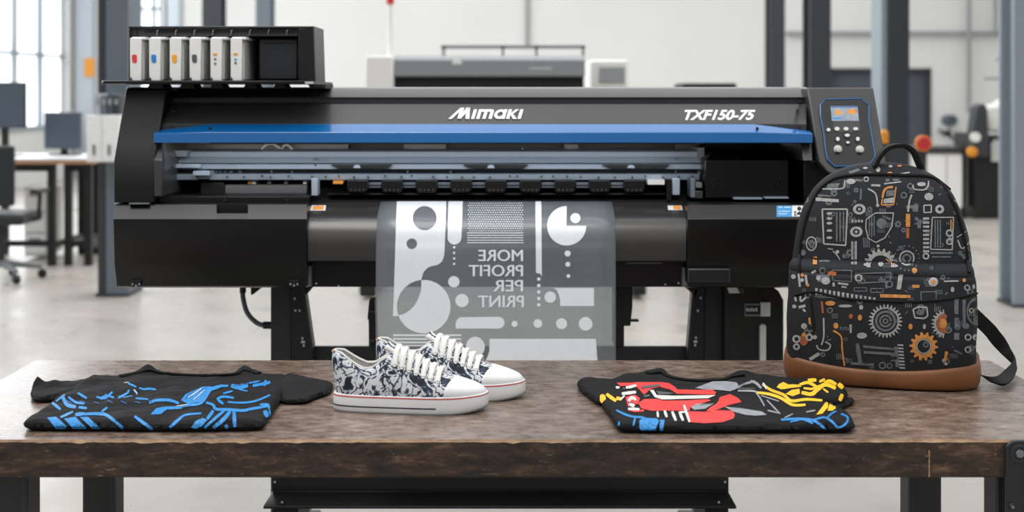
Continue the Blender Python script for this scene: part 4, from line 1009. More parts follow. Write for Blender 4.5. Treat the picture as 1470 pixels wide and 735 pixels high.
# crumpled neckband along the back edge
nb = path_on(BV, [(172, 541), (193, 537), (213, 531.5), (232, 536), (262, 539), (300, 540), (335, 538), (351, 531.5), (372, 537)], 0.002)
if len(nb) > 3: MB().tube(nb, 0.0, flat=(0.007, 0.0035), n=8).build('neckband', M['black_cotton'], S)
a = Zm(20, 510, 6.125); b = Zm(250, 510, 6.125); K = lambda f, pts, w: stroke(f(pts), w/6.125)
BL = [a([(290, 552), (370, 545), (462, 622), (455, 642), (372, 645)]), a([(440, 562), (540, 545), (640, 642), (520, 642)]), a([(580, 548), (650, 545), (760, 642), (690, 642)]),
      K(a, [(410, 550), (520, 500)], 22), K(a, [(540, 527), (620, 518)], 34), K(a, [(620, 522), (720, 518), (800, 525), (860, 560), (960, 640)], 28),
      K(a, [(335, 420), (410, 480)], 26), K(a, [(370, 410), (415, 376), (448, 350)], 16), K(a, [(430, 370), (470, 440), (545, 458)], 34), K(a, [(480, 370), (540, 415), (620, 430)], 22), K(a, [(560, 335), (640, 382)], 22), K(a, [(570, 460), (640, 470)], 26),
      K(a, [(725, 370), (800, 380), (865, 325)], 22), K(a, [(800, 350), (900, 378), (990, 340), (1012, 308)], 20), K(a, [(1000, 250), (1075, 282)], 18), K(a, [(1050, 305), (1085, 350)], 16), K(a, [(1100, 290), (1140, 302), (1190, 298), (1250, 305)], 20),
      K(a, [(1070, 382), (1180, 390)], 18), K(a, [(770, 500), (822, 462)], 20), K(a, [(960, 375), (1040, 360)], 10), K(a, [(760, 390), (810, 360)], 26),
      K(a, [(1190, 425), (1250, 400), (1370, 400), (1450, 428)], 26), K(a, [(1060, 540), (1130, 590), (1220, 650)], 26), K(a, [(1370, 635), (1475, 548)], 28),
      a([(1200, 525), (1250, 470), (1330, 455), (1475, 452), (1475, 474), (1340, 482), (1290, 522)]),
      K(b, [(0, 462), (130, 442), (240, 420), (320, 310), (390, 278), (475, 272)], 24), b([(60, 400), (100, 345), (250, 280), (335, 278), (290, 350), (235, 412), (120, 432)]),
      K(b, [(330, 305), (425, 268)], 26), K(b, [(500, 270), (570, 285), (650, 268)], 40), K(b, [(660, 250), (745, 232)], 20), K(b, [(690, 272), (800, 252), (845, 240)], 28), K(b, [(805, 222), (790, 275)], 24),
      K(b, [(430, 340), (515, 318)], 18), K(b, [(560, 300), (645, 320)], 14), K(b, [(375, 390), (430, 368), (525, 380)], 22), K(b, [(380, 392), (432, 432)], 26), K(b, [(470, 415), (600, 422), (720, 405), (845, 353)], 18),
      K(b, [(280, 420), (340, 440), (370, 478), (480, 482), (600, 490), (680, 475), (760, 462), (825, 450)], 26), K(b, [(755, 438), (822, 438), (832, 475)], 22), K(b, [(795, 490), (818, 545)], 40), K(b, [(835, 480), (842, 535)], 14),
      K(b, [(0, 605), (60, 550), (120, 525), (240, 515)], 20), b([(150, 637), (190, 582), (250, 555), (292, 572), (242, 625), (200, 640)]), K(b, [(290, 565), (345, 490)], 30), K(b, [(268, 637), (370, 550), (445, 488)], 24), K(b, [(345, 637), (430, 572), (492, 498)], 34), K(b, [(525, 500), (535, 632)], 34), K(b, [(450, 615), (470, 637)], 30)]
pr = lay(MB(), BV, BL, 0.0011, 2.4, 0)
DK = [K(a, [(120+120*i+340, 400+8*(i % 3)), (170+120*i+340, 430-6*(i % 2))], 7) for i in range(7)] + [K(b, [(90+30*i, 395-18*i), (140+30*i, 330-8*i)], 8) for i in range(6)] + [K(b, [(520+50*i, 280-8*i), (560+50*i, 262-8*i)], 9) for i in range(5)]
lay(pr, BV, DK, 0.0017, 2.4, 1)
WH = [K(a, [(1055, 308), (1085, 345)], 8), K(a, [(970, 250), (1010, 243)], 5), K(b, [(120, 380), (240, 300)], 9), K(b, [(170, 400), (270, 310)], 7), K(b, [(20, 455), (120, 440)], 6)]
lay(pr, BV, WH, 0.0021, 2.4, 2)
pr.build('front_print', [M['print_blue'], M['print_blue_dark'], M['print_white']], S, smooth=60)

# ---- red print shirt
c = onz(1040, 580)
S = thing('folded_tshirt', 'folded black T-shirt with a red, yellow and white print, in front of the backpack', 't-shirt', (c.x, c.y, TZ))
bodyR = [(1000, 616.5), (920, 616), (892, 615), (884, 611), (874, 595), (862, 578), (857, 566), (866, 551), (884, 545), (902, 539), (928, 536), (949, 533), (962, 540), (983, 544), (1009, 546), (1036, 544), (1048, 540), (1067, 537), (1084, 540), (1103, 540), (1143, 546), (1168, 556), (1180, 575), (1199, 588), (1216, 594), (1225, 605), (1220, 615), (1150, 616)]
mb = cloth(bodyR, 0.022, 0.02, seed=11.3, amp=0.006, peaks=[pk(949, 534, 0.009, 0.03), pk(1067, 538, 0.007, 0.03), pk(905, 545, 0.006, 0.04)], slope=lambda x, y: 1.0-0.3*min(1, max(0, (y-2.85)/0.4)))
allb = MB().add(mb.v, mb.f)
weld(mb.build('shirt_body', M['black_cotton'], S, recalc=False))
m2 = cloth([(830, 556), (830, 549), (840, 546), (868, 547), (884, 548), (878, 562), (866, 577), (858, 578), (846, 570)], 0.016, 0.013, seed=14.1, amp=0.004, sc=20, peaks=[pk(836, 549, 0.006, 0.02)])
allb.add(m2.v, m2.f); weld(m2.build('sleeve', M['black_cotton'], S, recalc=False))
m3 = cloth([(1140, 552), (1165, 551), (1193, 551), (1210, 556), (1217, 566), (1213, 576), (1203, 580), (1180, 578), (1158, 568)], 0.026, 0.018, seed=17.7, amp=0.005, sc=20)
allb.add(m3.v, m3.f); weld(m3.build('sleeve', M['black_cotton'], S, recalc=False))
m4 = cloth([(1195, 584), (1210, 573), (1224, 573), (1226, 577), (1212, 584), (1200, 588)], 0.012, 0.01, seed=2.2)
weld(m4.build('sleeve_hem', M['black_cotton'], S, recalc=False))
BV = allb.bvh()
nb = path_on(BV, [(930, 537), (949, 534.5), (962, 541.5), (985, 546), (1010, 547.5), (1036, 546), (1050, 541.5), (1068, 538.5)], 0.002)
if len(nb) > 3: MB().tube(nb, 0.0, flat=(0.007, 0.0035), n=8).build('neckband', M['black_cotton'], S)
a = Zm(820, 510, 6.127); b = Zm(1030, 510, 6.127); K = lambda f, pts, w: stroke(f(pts), w/6.127)
RD = [a([(400, 245), (600, 240), (800, 240), (862, 250), (912, 280), (935, 305), (1100, 308), (1240, 305), (1278, 330), (1262, 352), (930, 342), (870, 305), (780, 282), (700, 300), (640, 352), (600, 305), (560, 268), (430, 275)]),
      a([(590, 425), (640, 390), (760, 388), (800, 402), (1000, 402), (1200, 390), (1232, 402), (1130, 432), (1050, 460), (1040, 492), (700, 492), (615, 470)]),
      a([(1030, 497), (1180, 502), (1300, 488), (1345, 490), (1420, 490), (1440, 530), (1428, 560), (1330, 592), (1180, 600), (1050, 592), (1020, 560)]),
      b([(20, 372), (110, 345), (180, 380), (212, 415), (100, 442), (0, 482), (-30, 495), (-100, 495), (-60, 460), (-10, 430), (10, 400)]), a([(475, 370), (560, 350), (605, 380), (590, 430), (500, 455)]), a([(500, 490), (640, 480), (640, 500), (560, 505)])]
pr = lay(MB(), BV, RD, 0.0011, 2.4, 0)
GR = [a([(690, 312), (722, 310), (752, 355), (900, 362), (1270, 357), (1205, 385), (800, 396), (735, 376)]), a([(390, 282), (410, 276), (430, 288), (415, 302), (395, 298)]), K(a, [(445, 345), (570, 330)], 30), K(a, [(480, 290), (520, 285), (575, 270)], 26),
      K(a, [(505, 410), (530, 380), (575, 395)], 30), K(a, [(510, 430), (555, 455)], 34), K(a, [(500, 478), (600, 482)], 26), K(a, [(430, 400), (470, 360)], 18),
      K(a, [(760, 500), (765, 552)], 20), K(a, [(822, 492), (842, 552)], 24), K(a, [(888, 500), (922, 582)], 26), K(a, [(945, 510), (1000, 505)], 18), K(a, [(955, 510), (985, 582)], 24), K(a, [(992, 445), (1040, 592)], 24),
      K(b, [(400, 250), (432, 302)], 20)]
lay(pr, BV, GR, 0.0017, 2.4, 1)
GY = [a([(1090, 292), (1240, 235), (1348, 232), (1450, 242), (1470, 262), (1455, 300), (1400, 322), (1300, 310), (1150, 302)]), a([(1050, 460), (1110, 432), (1255, 430), (1180, 476), (1080, 486)]),
      b([(60, 458), (200, 470), (390, 500), (432, 530), (330, 538), (250, 530), (150, 505)]), K(b, [(335, 325), (380, 390), (412, 452)], 14), K(b, [(290, 230), (340, 250), (385, 295)], 24), K(b, [(160, 295), (260, 250), (330, 230)], 18), K(b, [(180, 318), (300, 318), (350, 330)], 18), K(b, [(435, 400), (552, 522)], 14), K(b, [(440, 490), (545, 515)], 14), K(b, [(590, 555), (665, 520)], 12), K(b, [(780, 505), (860, 490)], 14), K(b, [(385, 360), (540, 410)], 12)]
lay(pr, BV, GY, 0.0014, 2.4, 2)
DKk = [a([(745, 322), (800, 328), (905, 340), (860, 352), (770, 352)]), K(a, [(620, 290), (700, 280), (780, 270)], 22), K(a, [(640, 370), (690, 360)], 20), K(a, [(1130, 445), (1240, 432)], 7), K(b, [(200, 275), (300, 255)], 8), K(b, [(170, 300), (330, 300)], 8), K(a, [(500, 420), (560, 430)], 8), K(a, [(460, 290), (470, 310)], 12)]
lay(pr, BV, DKk, 0.0021, 2.4, 3)
YL = [a([(250, 400), (252, 355), (280, 345), (302, 362), (306, 390), (272, 426)]), K(a, [(310, 345), (395, 408)], 32), K(a, [(395, 380), (445, 392)], 32), K(b, [(340, 332), (450, 345), (560, 382), (660, 440), (775, 440)], 26), K(b, [(395, 258), (470, 310), (580, 352), (650, 405), (780, 392), (920, 402)], 26),
      b([(520, 285), (545, 255), (580, 240), (625, 262), (722, 258), (742, 280), (650, 292), (560, 305)]), b([(600, 345), (650, 310), (722, 298), (725, 342), (662, 365)]), K(b, [(740, 332), (830, 345), (880, 305), (950, 262), (1040, 295)], 38), K(b, [(725, 262), (800, 245), (885, 290)], 28), K(b, [(795, 225), (870, 222)], 34), K(b, [(895, 238), (945, 215)], 26),
      K(b, [(940, 250), (985, 232), (1045, 262)], 32), K(b, [(1062, 255), (1102, 292)], 42), K(b, [(1095, 345), (1072, 402)], 34), K(b, [(930, 300), (975, 332)], 18), b([(868, 528), (950, 420), (972, 408), (972, 462), (922, 518)]), b([(968, 492), (990, 418), (1020, 425), (1042, 470), (1010, 492)]), K(b, [(760, 290), (830, 300), (900, 270)], 20)]
lay(pr, BV, YL, 0.0012, 2.4, 4)
BU = [K(a, [(398, 488), (500, 535), (602, 552)], 20), a([(600, 575), (640, 555), (752, 560), (772, 580), (742, 658), (620, 658), (600, 642)]), a([(780, 570), (822, 575), (806, 662), (780, 658)]), K(a, [(562, 558), (545, 622)], 18), K(a, [(428, 588), (420, 622)], 16), K(a, [(590, 545), (650, 560)], 22),
      K(b, [(560, 572), (700, 565), (850, 580), (935, 642)], 24), K(b, [(850, 572), (940, 552), (1010, 590), (1060, 637), (1130, 602), (1142, 550), (1088, 520)], 20), K(b, [(760, 572), (840, 602)], 16), K(b, [(960, 562), (1000, 520), (1045, 495)], 16), K(b, [(640, 590), (720, 575)], 14), K(b, [(900, 600), (950, 650)], 12)]
lay(pr, BV, BU, 0.0013, 2.4, 5)
pr.build('front_print', [M[k] for k in ('print_red', 'print_white', 'print_grey', 'ink_grey', 'print_yellow', 'print_blue')], S, smooth=60)

# ================================================================ sneakers
def make_canvas():
    m = bpy.data.materials.new('printed_canvas'); m.use_nodes = True; nt = m.node_tree; b = nt.nodes['Principled BSDF']; L = nt.links.new
    tc = nt.nodes.new('ShaderNodeTexCoord')
    n = nt.nodes.new('ShaderNodeTexNoise'); n.inputs['Scale'].default_value = 28; n.inputs['Detail'].default_value = 3; n.inputs['Distortion'].default_value = 1.8
    L(tc.outputs['Object'], n.inputs['Vector'])
    v = nt.nodes.new('ShaderNodeTexVoronoi'); v.inputs['Scale'].default_value = 34; v.inputs['Randomness'].default_value = 1.0; L(tc.outputs['Object'], v.inputs['Vector'])
    mx = nt.nodes.new('ShaderNodeMath'); mx.operation = 'MULTIPLY_ADD'; mx.inputs[1].default_value = 0.35; L(v.outputs['Distance'], mx.inputs[0]); L(n.outputs['Fac'], mx.inputs[2])
    r = ramp(nt, mx.outputs['Value'], [(0.0, rgb(20, 26, 36)), (0.53, rgb(42, 54, 72)), (0.585, rgb(112, 124, 140)), (0.615, rgb(214, 216, 218)), (0.70, rgb(140, 148, 160)), (0.725, rgb(36, 44, 58)), (0.79, rgb(206, 208, 211))], True)
    L(r.outputs['Color'], b.inputs['Base Color']); b.inputs['Roughness'].default_value = 0.8
    return m
M['canvas'] = make_canvas()
D('shoe_rubber', rgb(222, 222, 222), 0.42, var=0.02)
D('shoe_lining', rgb(208, 204, 200), 0.9, var=0.06, scale=300, bump=0.2)
D('shoe_lace', rgb(216, 214, 210), 0.8, var=0.05, scale=600, bump=0.2)
D('shoe_red', rgb(206, 84, 70), 0.5); D('shoe_orange', rgb(204, 132, 88), 0.6); D('shoe_navy', rgb(40, 50, 64), 0.5)
def itp(tab, x):
    for (a, b), (c, d) in zip(tab, tab[1:]):
        if x <= c:
            t = (x-a)/(c-a) if c > a else 0; t = t*t*(3-2*t) if False else t
            return b+(d-b)*t
    return tab[-1][1]
SL = 0.318
Wt = [(0, 0), (.006, .012), (.02, .021), (.05, .030), (.1, .0375), (.2, .0445), (.35, .0495), (.48, .0535), (.6, .0570), (.7, .0570), (.78, .0535), (.85, .0465), (.91, .037), (.95, .0275), (.98, .017), (.994, .009), (1, 0)]
Ht = [(0, .086), (.05, .083), (.12, .066), (.2, .053), (.26, .055), (.32, .07), (.38, .088), (.42, .09), (.5, .077), (.6, .058), (.7, .042), (.78, .033), (.86, .026), (.93, .019), (.97, .013), (.992, .006), (1, .0)]
Gt = [(0, .62), (.2, .72), (.3, .7), (.36, .46), (.42, .36), (.5, .32), (.6, .29), (.68, .24), (.73, .0), (1, 0)]
def smooth_tab(t, s, h=0.012): return sum(itp(t, min(1, max(0, s+k*h))) for k in (-1, 0, 1))/3 if 0.06 < s < 0.94 else itp(t, s)
SZ = 0.036
def shell(s, t, out=0.0, up=0.0, side=1):     # s along the foot, t from sole (0) to the top edge (1)
    w, h, g = smooth_tab(Wt, s)+out, smooth_tab(Ht, s)+up, min(0.95, smooth_tab(Gt, s))
    g *= w
    p = 0.75 if s > 0.4 else 1.0
    bul = 1+0.03*math.sin(PI*min(1, t*1.5))
    y = g+(w-g)*math.cos(t*PI/2)**0.85*bul
    k = max(0.0, 1-abs(s-0.55)/0.22)      # the laced instep slopes more than the rest
    y = g+(w-g)*math.cos(t*PI/2)**(0.85+0.5*k)*bul
    z = h*math.sin(t*PI/2)**(0.9+0.15*k)
    xx = s*SL
    if s < 0.12: xx -= 0.008*(0.12-s)/0.12*math.sin(PI*t*0.9)
    return Vector((xx, side*y, SZ+z))
ss = [0, .003, .008, .016, .03, .05, .08, .11, .14, .17, .2, .23, .26, .29, .32, .35, .38, .41, .44, .47, .5, .53, .56, .59, .62, .65, .68, .705, .73, .76, .79, .82, .85, .88, .905, .93, .95, .968, .982, .992, .998, 1]
NT = 12
def make_sneaker():
    R = thing('canvas_sneaker', 'x', 'sneaker')
    def shellmesh(s_list, out, up, t0=0.0, t1=1.0):
        mb = MB()
        for sd in (-1, 1): mb.grid([[shell(s, t0+(t1-t0)*k/NT, out, up, sd) for k in range(NT+1)] for s in s_list])
        return mb
    o = weld(shellmesh(ss, 0, 0).build('upper', M['canvas'], R)); so = o.modifiers.new('thickness', 'SOLIDIFY'); so.thickness = 0.003; so.offset = -1
    o = weld(shellmesh([s for s in ss if s <= .47], -0.0038, 0.0012, 0.0).build('lining', M['shoe_lining'], R)); so = o.modifiers.new('thickness', 'SOLIDIFY'); so.thickness = 0.002; so.offset = -1
    ins = MB(); ins.grid([[Vector((s*SL, (smooth_tab(Wt, s)-0.003)*q, SZ+0.004)) for q in (-1, -.5, 0, .5, 1)] for s in ss if .004 < s < .96]); ins.build('insole', M['shoe_lining'], R)
    # collar binding
    edge = [shell(s, 1, 0.0, 0.001, 1) for s in ss if s <= .41][::-1]+[shell(s, 1, 0.0, 0.001, -1) for s in ss if s <= .41][1:]
    MB().tube(edge, 0.0022, n=8).build('collar_binding', M['shoe_lace'], R)
    MB().tube([shell(0.0, t, 0.001, 0.0)+Vector((-0.0015, 0, 0)) for t in (0.8, .87, .94, 1)], 0.0028, n=8).build('heel_tab', M['shoe_orange'], R)
    # toe cap
    G = MB()
    for sd in (-1, 1):
        G.grid([[shell((s0:=0.735+0.055*math.sin(t*PI/2)**2)+(1-s0)*q, t, 0.0016, 0.0018, sd)+Vector((0.0018*q, 0, 0)) for t in [k/NT for k in range(NT+1)]] for q in (0, .06, .14, .24, .35, .46, .57, .68, .78, .86, .92, .96, .985, 1)])
    o = weld(G.build('toe_cap', M['shoe_rubber'], R)); so = o.modifiers.new('thickness', 'SOLIDIFY'); so.thickness = 0.0022; so.offset = -1
    # sole
    def loop(out, z, spring=True):
        r = []
        for sd, S in ((1, ss), (-1, ss[::-1])):
            for s in S[(0 if sd == 1 else 1):(None if sd == 1 else -1)]:
                w = smooth_tab(Wt, s); x = s*SL; c = SL*0.5
                k = 1+out/(SL*0.5)
                zz = z+(0.010*max(0, (s-0.74)/0.26)**2*(1-z/SZ*0.75) if spring else 0)
                r.append(Vector((c+(x-c)*k, sd*(w+out*min(1, w/0.02)), zz)))
        return r
    sole = MB().rings([loop(-0.004, 0.0015), loop(0.003, 0.0), loop(0.0052, 0.004), loop(0.0056, 0.014), loop(0.0052, SZ-0.004), loop(0.0042, SZ), loop(-0.002, SZ+0.001)])
    so_ = sole.build('sole', M['shoe_rubber'], R, smooth=50)
    n_ = len(ss)
    ln = [p for p in loop(0.0058, 0.0135)]
    near = [p for i, p in enumerate(ln) if p.x < SL*0.72]
    def band(o_, z, hgt, cond):
        lp = loop(o_, z); k0 = [i for i, p in enumerate(lp) if cond(p)]
        return lp
    def strip(o_, z, hgt, smax, name, m):
        A, B = loop(o_, z), loop(o_, z+hgt); mb = MB(); n = len(A)
        for i in range(n):
            j = (i+1) % n
            if A[i].x <= smax*SL and A[j].x <= smax*SL: mb.add([A[i], A[j], B[j], B[i]], [(0, 1, 2, 3)])
        mb.build(name, m, so_, smooth=60)
    strip(0.0061, 0.0125, 0.0028, 0.70, 'dark_stripe', M['shoe_navy'])
    strip(0.0056, SZ-0.0035, 0.0026, 2, 'red_stripe', M['shoe_red'])
    strip(0.0056, 0.0005, 0.003, 2, 'outsole_edge', M['grey_plastic'])
    # tongue
    TG = []
    for k in range(12):
        q = k/11; s = 0.74-0.40*q
        zc = SZ+smooth_tab(Ht, s)*0.99 if s > 0.42 else SZ+itp(Ht, .42)+(0.42-s)*SL*0.62
        wd = 0.016+0.012*q
        TG.append([Vector((s*SL-0.006*q*abs(u)**2+(0.006 if k == 11 else 0), wd*u, zc-0.006*u*u+0.001-(0.0 if k < 11 else 0.002))) for u in (-1, -.6, -.2, .2, .6, 1)])
    tg = MB().grid(TG).build('tongue', M['shoe_lace'], R, smooth=60); so = tg.modifiers.new('thickness', 'SOLIDIFY'); so.thickness = 0.006; so.offset = -1
    tl = MB().grid([[p+Vector((-0.001, 0, 0.0012)) for p in r[1:5]] for r in TG[8:]]).build('tongue_patch', M['canvas'], tg, smooth=60); so = tl.modifiers.new('thickness', 'SOLIDIFY'); so.thickness = 0.002
    # laces: bars over the throat, ends diving into eyelets, with crossings between
    la = MB(); eyl = {-1: MB(), 1: MB()}
    for k in range(7):
        s = 0.41+0.047*k
        pts = []
        for u in (-1.0, -.8, -.5, 0, .5, .8, 1.0):
            t = 1.0
            e = shell(s+0.006*abs(u), 0.5, 0.002, 0.001, 1 if u >= 0 else -1)
            top = Vector((s*SL+0.004, 0, SZ+smooth_tab(Ht, s)+0.0085))
            yy = e.y if u != 0 else 0.0
            p = Vector((s*SL+0.004-0.004*abs(u), abs(u)*abs(e.y)*(1 if u > 0 else -1), top.z-(top.z-e.z)*abs(u)**2.4))
            pts.append(p)
        la.tube(spline(pts, 4), 0, flat=(0.0058, 0.0026), n=10)
        for sd in (-1, 1): eyl[sd].lathe(pts[-1 if sd > 0 else 0]+Vector((0, 0, -0.001)), (0, sd*0.8, 0.6), [(0, 0.0045), (0.0018, 0.0042), (0.0018, 0.002)], n=12)
        if k < 6:
            s2 = s+0.046
            for sd in (-1, 1):
                p0 = pts[1 if sd < 0 else 5]+Vector((0.002, 0, 0.001)); z1 = SZ+smooth_tab(Ht, s2)+0.005
                e2 = shell(s2, 0.8, 0.0, 0.0, -sd)
                la.tube(spline([p0, Vector(((s+0.023)*SL, 0, SZ+smooth_tab(Ht, s+0.023)+0.0065+0.001*sd)), Vector((s2*SL, -sd*abs(e2.y)*0.8, z1-0.004))], 5), 0, flat=(0.0045, 0.002), n=8)
    la.build('laces', M['shoe_lace'], R, smooth=60)
    for sd in (-1, 1): eyl[sd].build('eyelets', M['shoe_lining'], R)
    return R
sn = make_sneaker()
sn['label'] = 'floral canvas sneaker with white sole, the nearer of the pair on the table'
sn['group'] = 'pair of sneakers'
sn.location = (-0.372, 2.945, TZ); sn.rotation_euler = (0, 0, math.radians(-3))
s2 = copy_tree(sn)
s2['label'] = 'floral canvas sneaker half hidden behind its mate on the table'
s2.location = (-0.292, 3.082, TZ); s2.rotation_euler = (0, 0, math.radians(-6))

# ================================================================ backpack
D('pack_fabric', rgb(30, 32, 36), 0.75, var=0.12, scale=400, bump=0.2, spec=0.3)
D('pack_black', rgb(12, 12, 13), 0.7, var=0.1, scale=300, bump=0.1, spec=0.25)
D('leather', rgb(116, 70, 32), 0.5, var=0.22, scale=14, bump=0.25)
D('art_white', rgb(152, 152, 150), 0.7, var=0.2, scale=120)
D('art_dim', rgb(92, 95, 98), 0.75, var=0.3, scale=120)
D('art_orange', rgb(190, 126, 62), 0.7, var=0.2, scale=120)
D('art_rust', rgb(150, 80, 44), 0.7, var=0.25, scale=120)
BA = math.radians(-17); BC = Vector((0.862, 3.255, TZ)); ca_, sa_ = math.cos(BA), math.sin(BA)
def Lw(u, v, w): return Vector((BC.x+u*ca_-v*sa_, BC.y+u*sa_+v*ca_, BC.z+w))
def sring(a, b, cv, w, n=72, e=3.0, cu=0.0, wf=None):
    r = []
    for k in range(n):
        t = 2*PI*k/n; c, s = math.cos(t), math.sin(t)
        u = a*math.copysign(abs(c)**(2/e), c); v = b*math.copysign(abs(s)**(2/e), s)
        r.append(Lw(cu+u, cv+v, w if wf is None else wf(u, v, w)))
    return r
Bk = thing('backpack', 'black backpack covered in machine drawings with a tan leather base and carry handle', 'backpack', tuple(BC))
Bk_rows = [(0.003, .185, .075, 0), (.012, .197, .083, 0), (.05, .204, .09, 0), (.12, .207, .092, 0), (.2, .206, .09, .002), (.27, .202, .086, .004), (.33, .195, .081, .008), (.38, .184, .076, .012), (.415, .170, .071, .016), (.445, .150, .065, .02), (.468, .125, .057, .024), (.484, .098, .047, .027), (.495, .066, .034, .029), (.5005, .034, .018, .03), (.502, .006, .004, .03)]
rw = []
def lerp_rows(R, n):
    out = []
    P = spline([tuple(r[:3]) for r in R], n); Q = spline([(r[3], 0, 0) for r in R], n)
    return [(w, a, b, c[0]) for (w, a, b), c in zip(P, Q)]
def crump(mb, amp, sc, seed):
    for v in mb.v:
        q = (v-BC); d = Vector((q.x, q.y, 0)).normalized()
        v += d*amp*(MN.noise(Vector((v.x*sc+seed, v.y*sc, v.z*sc)))+0.5*MN.noise(Vector((v.x*sc*2.3, v.y*sc*2.3, v.z*sc*2.3+seed))))
    return mb
bd = crump(MB().rings([sring(a, b, c, w, e=3.4) for w, a, b, c in lerp_rows(Bk_rows, 4)]), 0.004, 12, 3)
bvA = MB().add(bd.v, bd.f)
nbody = len(bd.f)
Pk_rows = [(.004, .19, .07, -.05), (.03, .206, .078, -.05), (.1, .212, .083, -.05), (.18, .211, .081, -.047), (.225, .208, .077, -.043), (.246, .206, .075, -.041), (.252, .2045, .071, -.04), (.258, .2045, .071, -.04), (.268, .203, .069, -.037), (.278, .195, .058, -.032), (.281, .17, .04, -.025)]
pkm = crump(MB().rings([sring(a, b, c, w, e=3.6) for w, a, b, c in lerp_rows(Pk_rows, 4)]), 0.005, 14, 8)
bvA.add(pkm.v, pkm.f)
npock = nbody+len(pkm.f)
hb = lambda u, v, w: w if w < 0.9 else 0
def ltop(u, v): return 0.040+0.020*min(1, abs(u)/0.2)**2+0.012*max(0, v)/0.1
lr = []
for q, ins in ((0, .02), (0.0, .008), (.06, .001), (.2, -.003), (.5, -.005), (.8, -.004), (.97, -.002), (1.0, .001), (1.0, .006)):
    lr.append(sring(.216-ins, .112-ins, -.022, 0, e=3.4, wf=lambda u, v, w, q=q: 0.002+q*ltop(u, v)))
lm = crump(MB().rings(lr), 0.003, 10, 5)
bvA.add(lm.v, lm.f)
lb = lm.build('leather_base', M['leather'], Bk, smooth=60)
BP = bvA.bvh()
hp = [W(x, y, 3.255) for x, y in ((1254, 240), (1262, 225), (1272, 214), (1285, 209.5), (1300, 210), (1311, 218), (1317, 230), (1322, 242))]
MB().ribbon(spline(hp, 5), Vector((0.0, 0.03, 0.0)), 0.010).build('carry_handle', M['pack_black'], Bk, smooth=50, bevel=0.002)
MB().ribbon(spline([Lw(.19, .05, .165), W(1418, 471, 3.30), W(1428, 483, 3.31), W(1444, 503, 3.31), W(1456, 519, 3.27), W(1456, 526, 3.24), W(1448, 538, 3.19), W(1438, 546, 3.135), W(1428, 547, 3.13), W(1414, 543, 3.15)], 5),
            [Vector((0.024*(1-q)-0.012*q, 0.004+0.026*q, 0.022*(1-q)+0.010*q)) for q in [min(1, max(0, (i-12)/18)) for i in range(51)]], 0.006).build('shoulder_strap', M['pack_black'], Bk, smooth=50, bevel=0.0015)

A = Zm(1110, 200, 4.083); B = Zm(1110, 380, 4.083); KA = lambda pts, w: stroke(A(pts), w/4.083, taper=False); KB = lambda pts, w: stroke(B(pts), w/4.083, taper=False)
def ringA(f, x, y, r, r2, ry=1.0): return [f(circ(x, y, r, 26, ry=r*ry)), f(circ(x, y, r2, 22, ry=r2*ry))]
def outl(f, pts, w):   # outline of a closed shape
    P = pts+[pts[0]]; return [stroke(f([p, q]), w/4.083, taper=False) for p, q in zip(P, P[1:])]
wh, dm, og, ru = [], [], [], []
wh += outl(A, [(288, 410), (435, 410), (425, 622), (297, 613)], 9)
dm += [A(rect(x, 425, x+9, 600)) for x in (368, 388, 408)]
wh += [A(circ(330, y, 17, 14, ry=8)) for y in (435, 465, 492, 535, 577)]
wh += [A([(250, 342), (385, 352), (385, 370), (250, 362)])]; dm += [A([(262, 322), (340, 330), (340, 338), (262, 332)])]
wh += [ringA(A, 505, 410, 37, 20, .85), ringA(A, 487, 542, 37, 20, .85), A(circ(505, 410, 8, 10)), A(circ(487, 542, 9, 10))]
wh += [A(rect(460+18*i, 470+3*(i % 2), 472+18*i, 487)) for i in range(4)]
wh += [A(rect(458, 597, 466, 735)), A(rect(480, 597, 490, 735))]; dm += [A(rect(467, 600, 479, 735))]
wh += [ringA(A, 225, 612, 32, 26, 1.35)]; dm += [ringA(A, 225, 612, 18, 9, 1.3)]
wh += outl(A, [(545, 470), (598, 432), (705, 432), (695, 512), (655, 578), (602, 605), (558, 580), (543, 525)], 7)
dm += [A(rect(560+i*14, 450, 567+i*14, 575-abs(i-1)*8)) for i in range(3)]+[A(circ(635, 492, 30, 16))]+[KA([(640, 450), (690, 470)], 12)]
wh += [A([(x, min(y, 752)) for x, y in gear(630, 740, 82, 100, 18)[34:]+gear(630, 740, 82, 100, 18)[:3]]+[(570, 752)]+[(630+60*math.cos(math.radians(180+k*9)), 740+60*math.sin(math.radians(180+k*9))) for k in range(21)]+[(690, 752)]), A(circ(630, 733, 15, 12)), A(circ(615, 625, 9, 10))]
wh += [ringA(A, 783, 697, 46, 37)]; dm += [ringA(A, 783, 697, 28, 15), ]
dm += [A(circ(783+72*math.cos(k*.35), 697+72*math.sin(k*.35), 5, 8)) for k in range(18)]
wh += [A(rect(878, 458+24*i, 914, 471+24*i)) for i in range(9)]; wh += [ringA(A, 895, 685, 20, 11)]
wh += outl(A, [(932, 458), (1055, 458), (1048, 648), (922, 645)], 7)
dm += [A(rect(x, 470, x+8, 635)) for x in (945, 960, 975)]; wh += [ringA(A, 1032, 550, 22, 12), ringA(A, 1032, 600, 20, 11)]; og += [KA([(1040, 470), (1040, 530)], 8)]
dm += [A(rect(922, 660, 1050, 672)), A(rect(930, 685, 1040, 694))]
wh += outl(A, [(882, 388), (926, 386), (926, 428), (884, 430)], 8)+[[A(circ(975, 410, 26, 20)), A(circ(975, 410, 11, 12))], A(circ(912, 337, 26, 18, ry=22))]; dm += [A(rect(900, 328, 924, 344))]
wh += [KA([(290, 292), (400, 290), (418, 270), (420, 240)], 8), A(circ(455, 248, 28, 16, ry=16)), ringA(A, 545, 235, 16, 9), KA([(555, 290), (600, 320), (612, 385)], 9), KA([(575, 270), (628, 272)], 12), KA([(650, 262), (750, 250)], 8)]
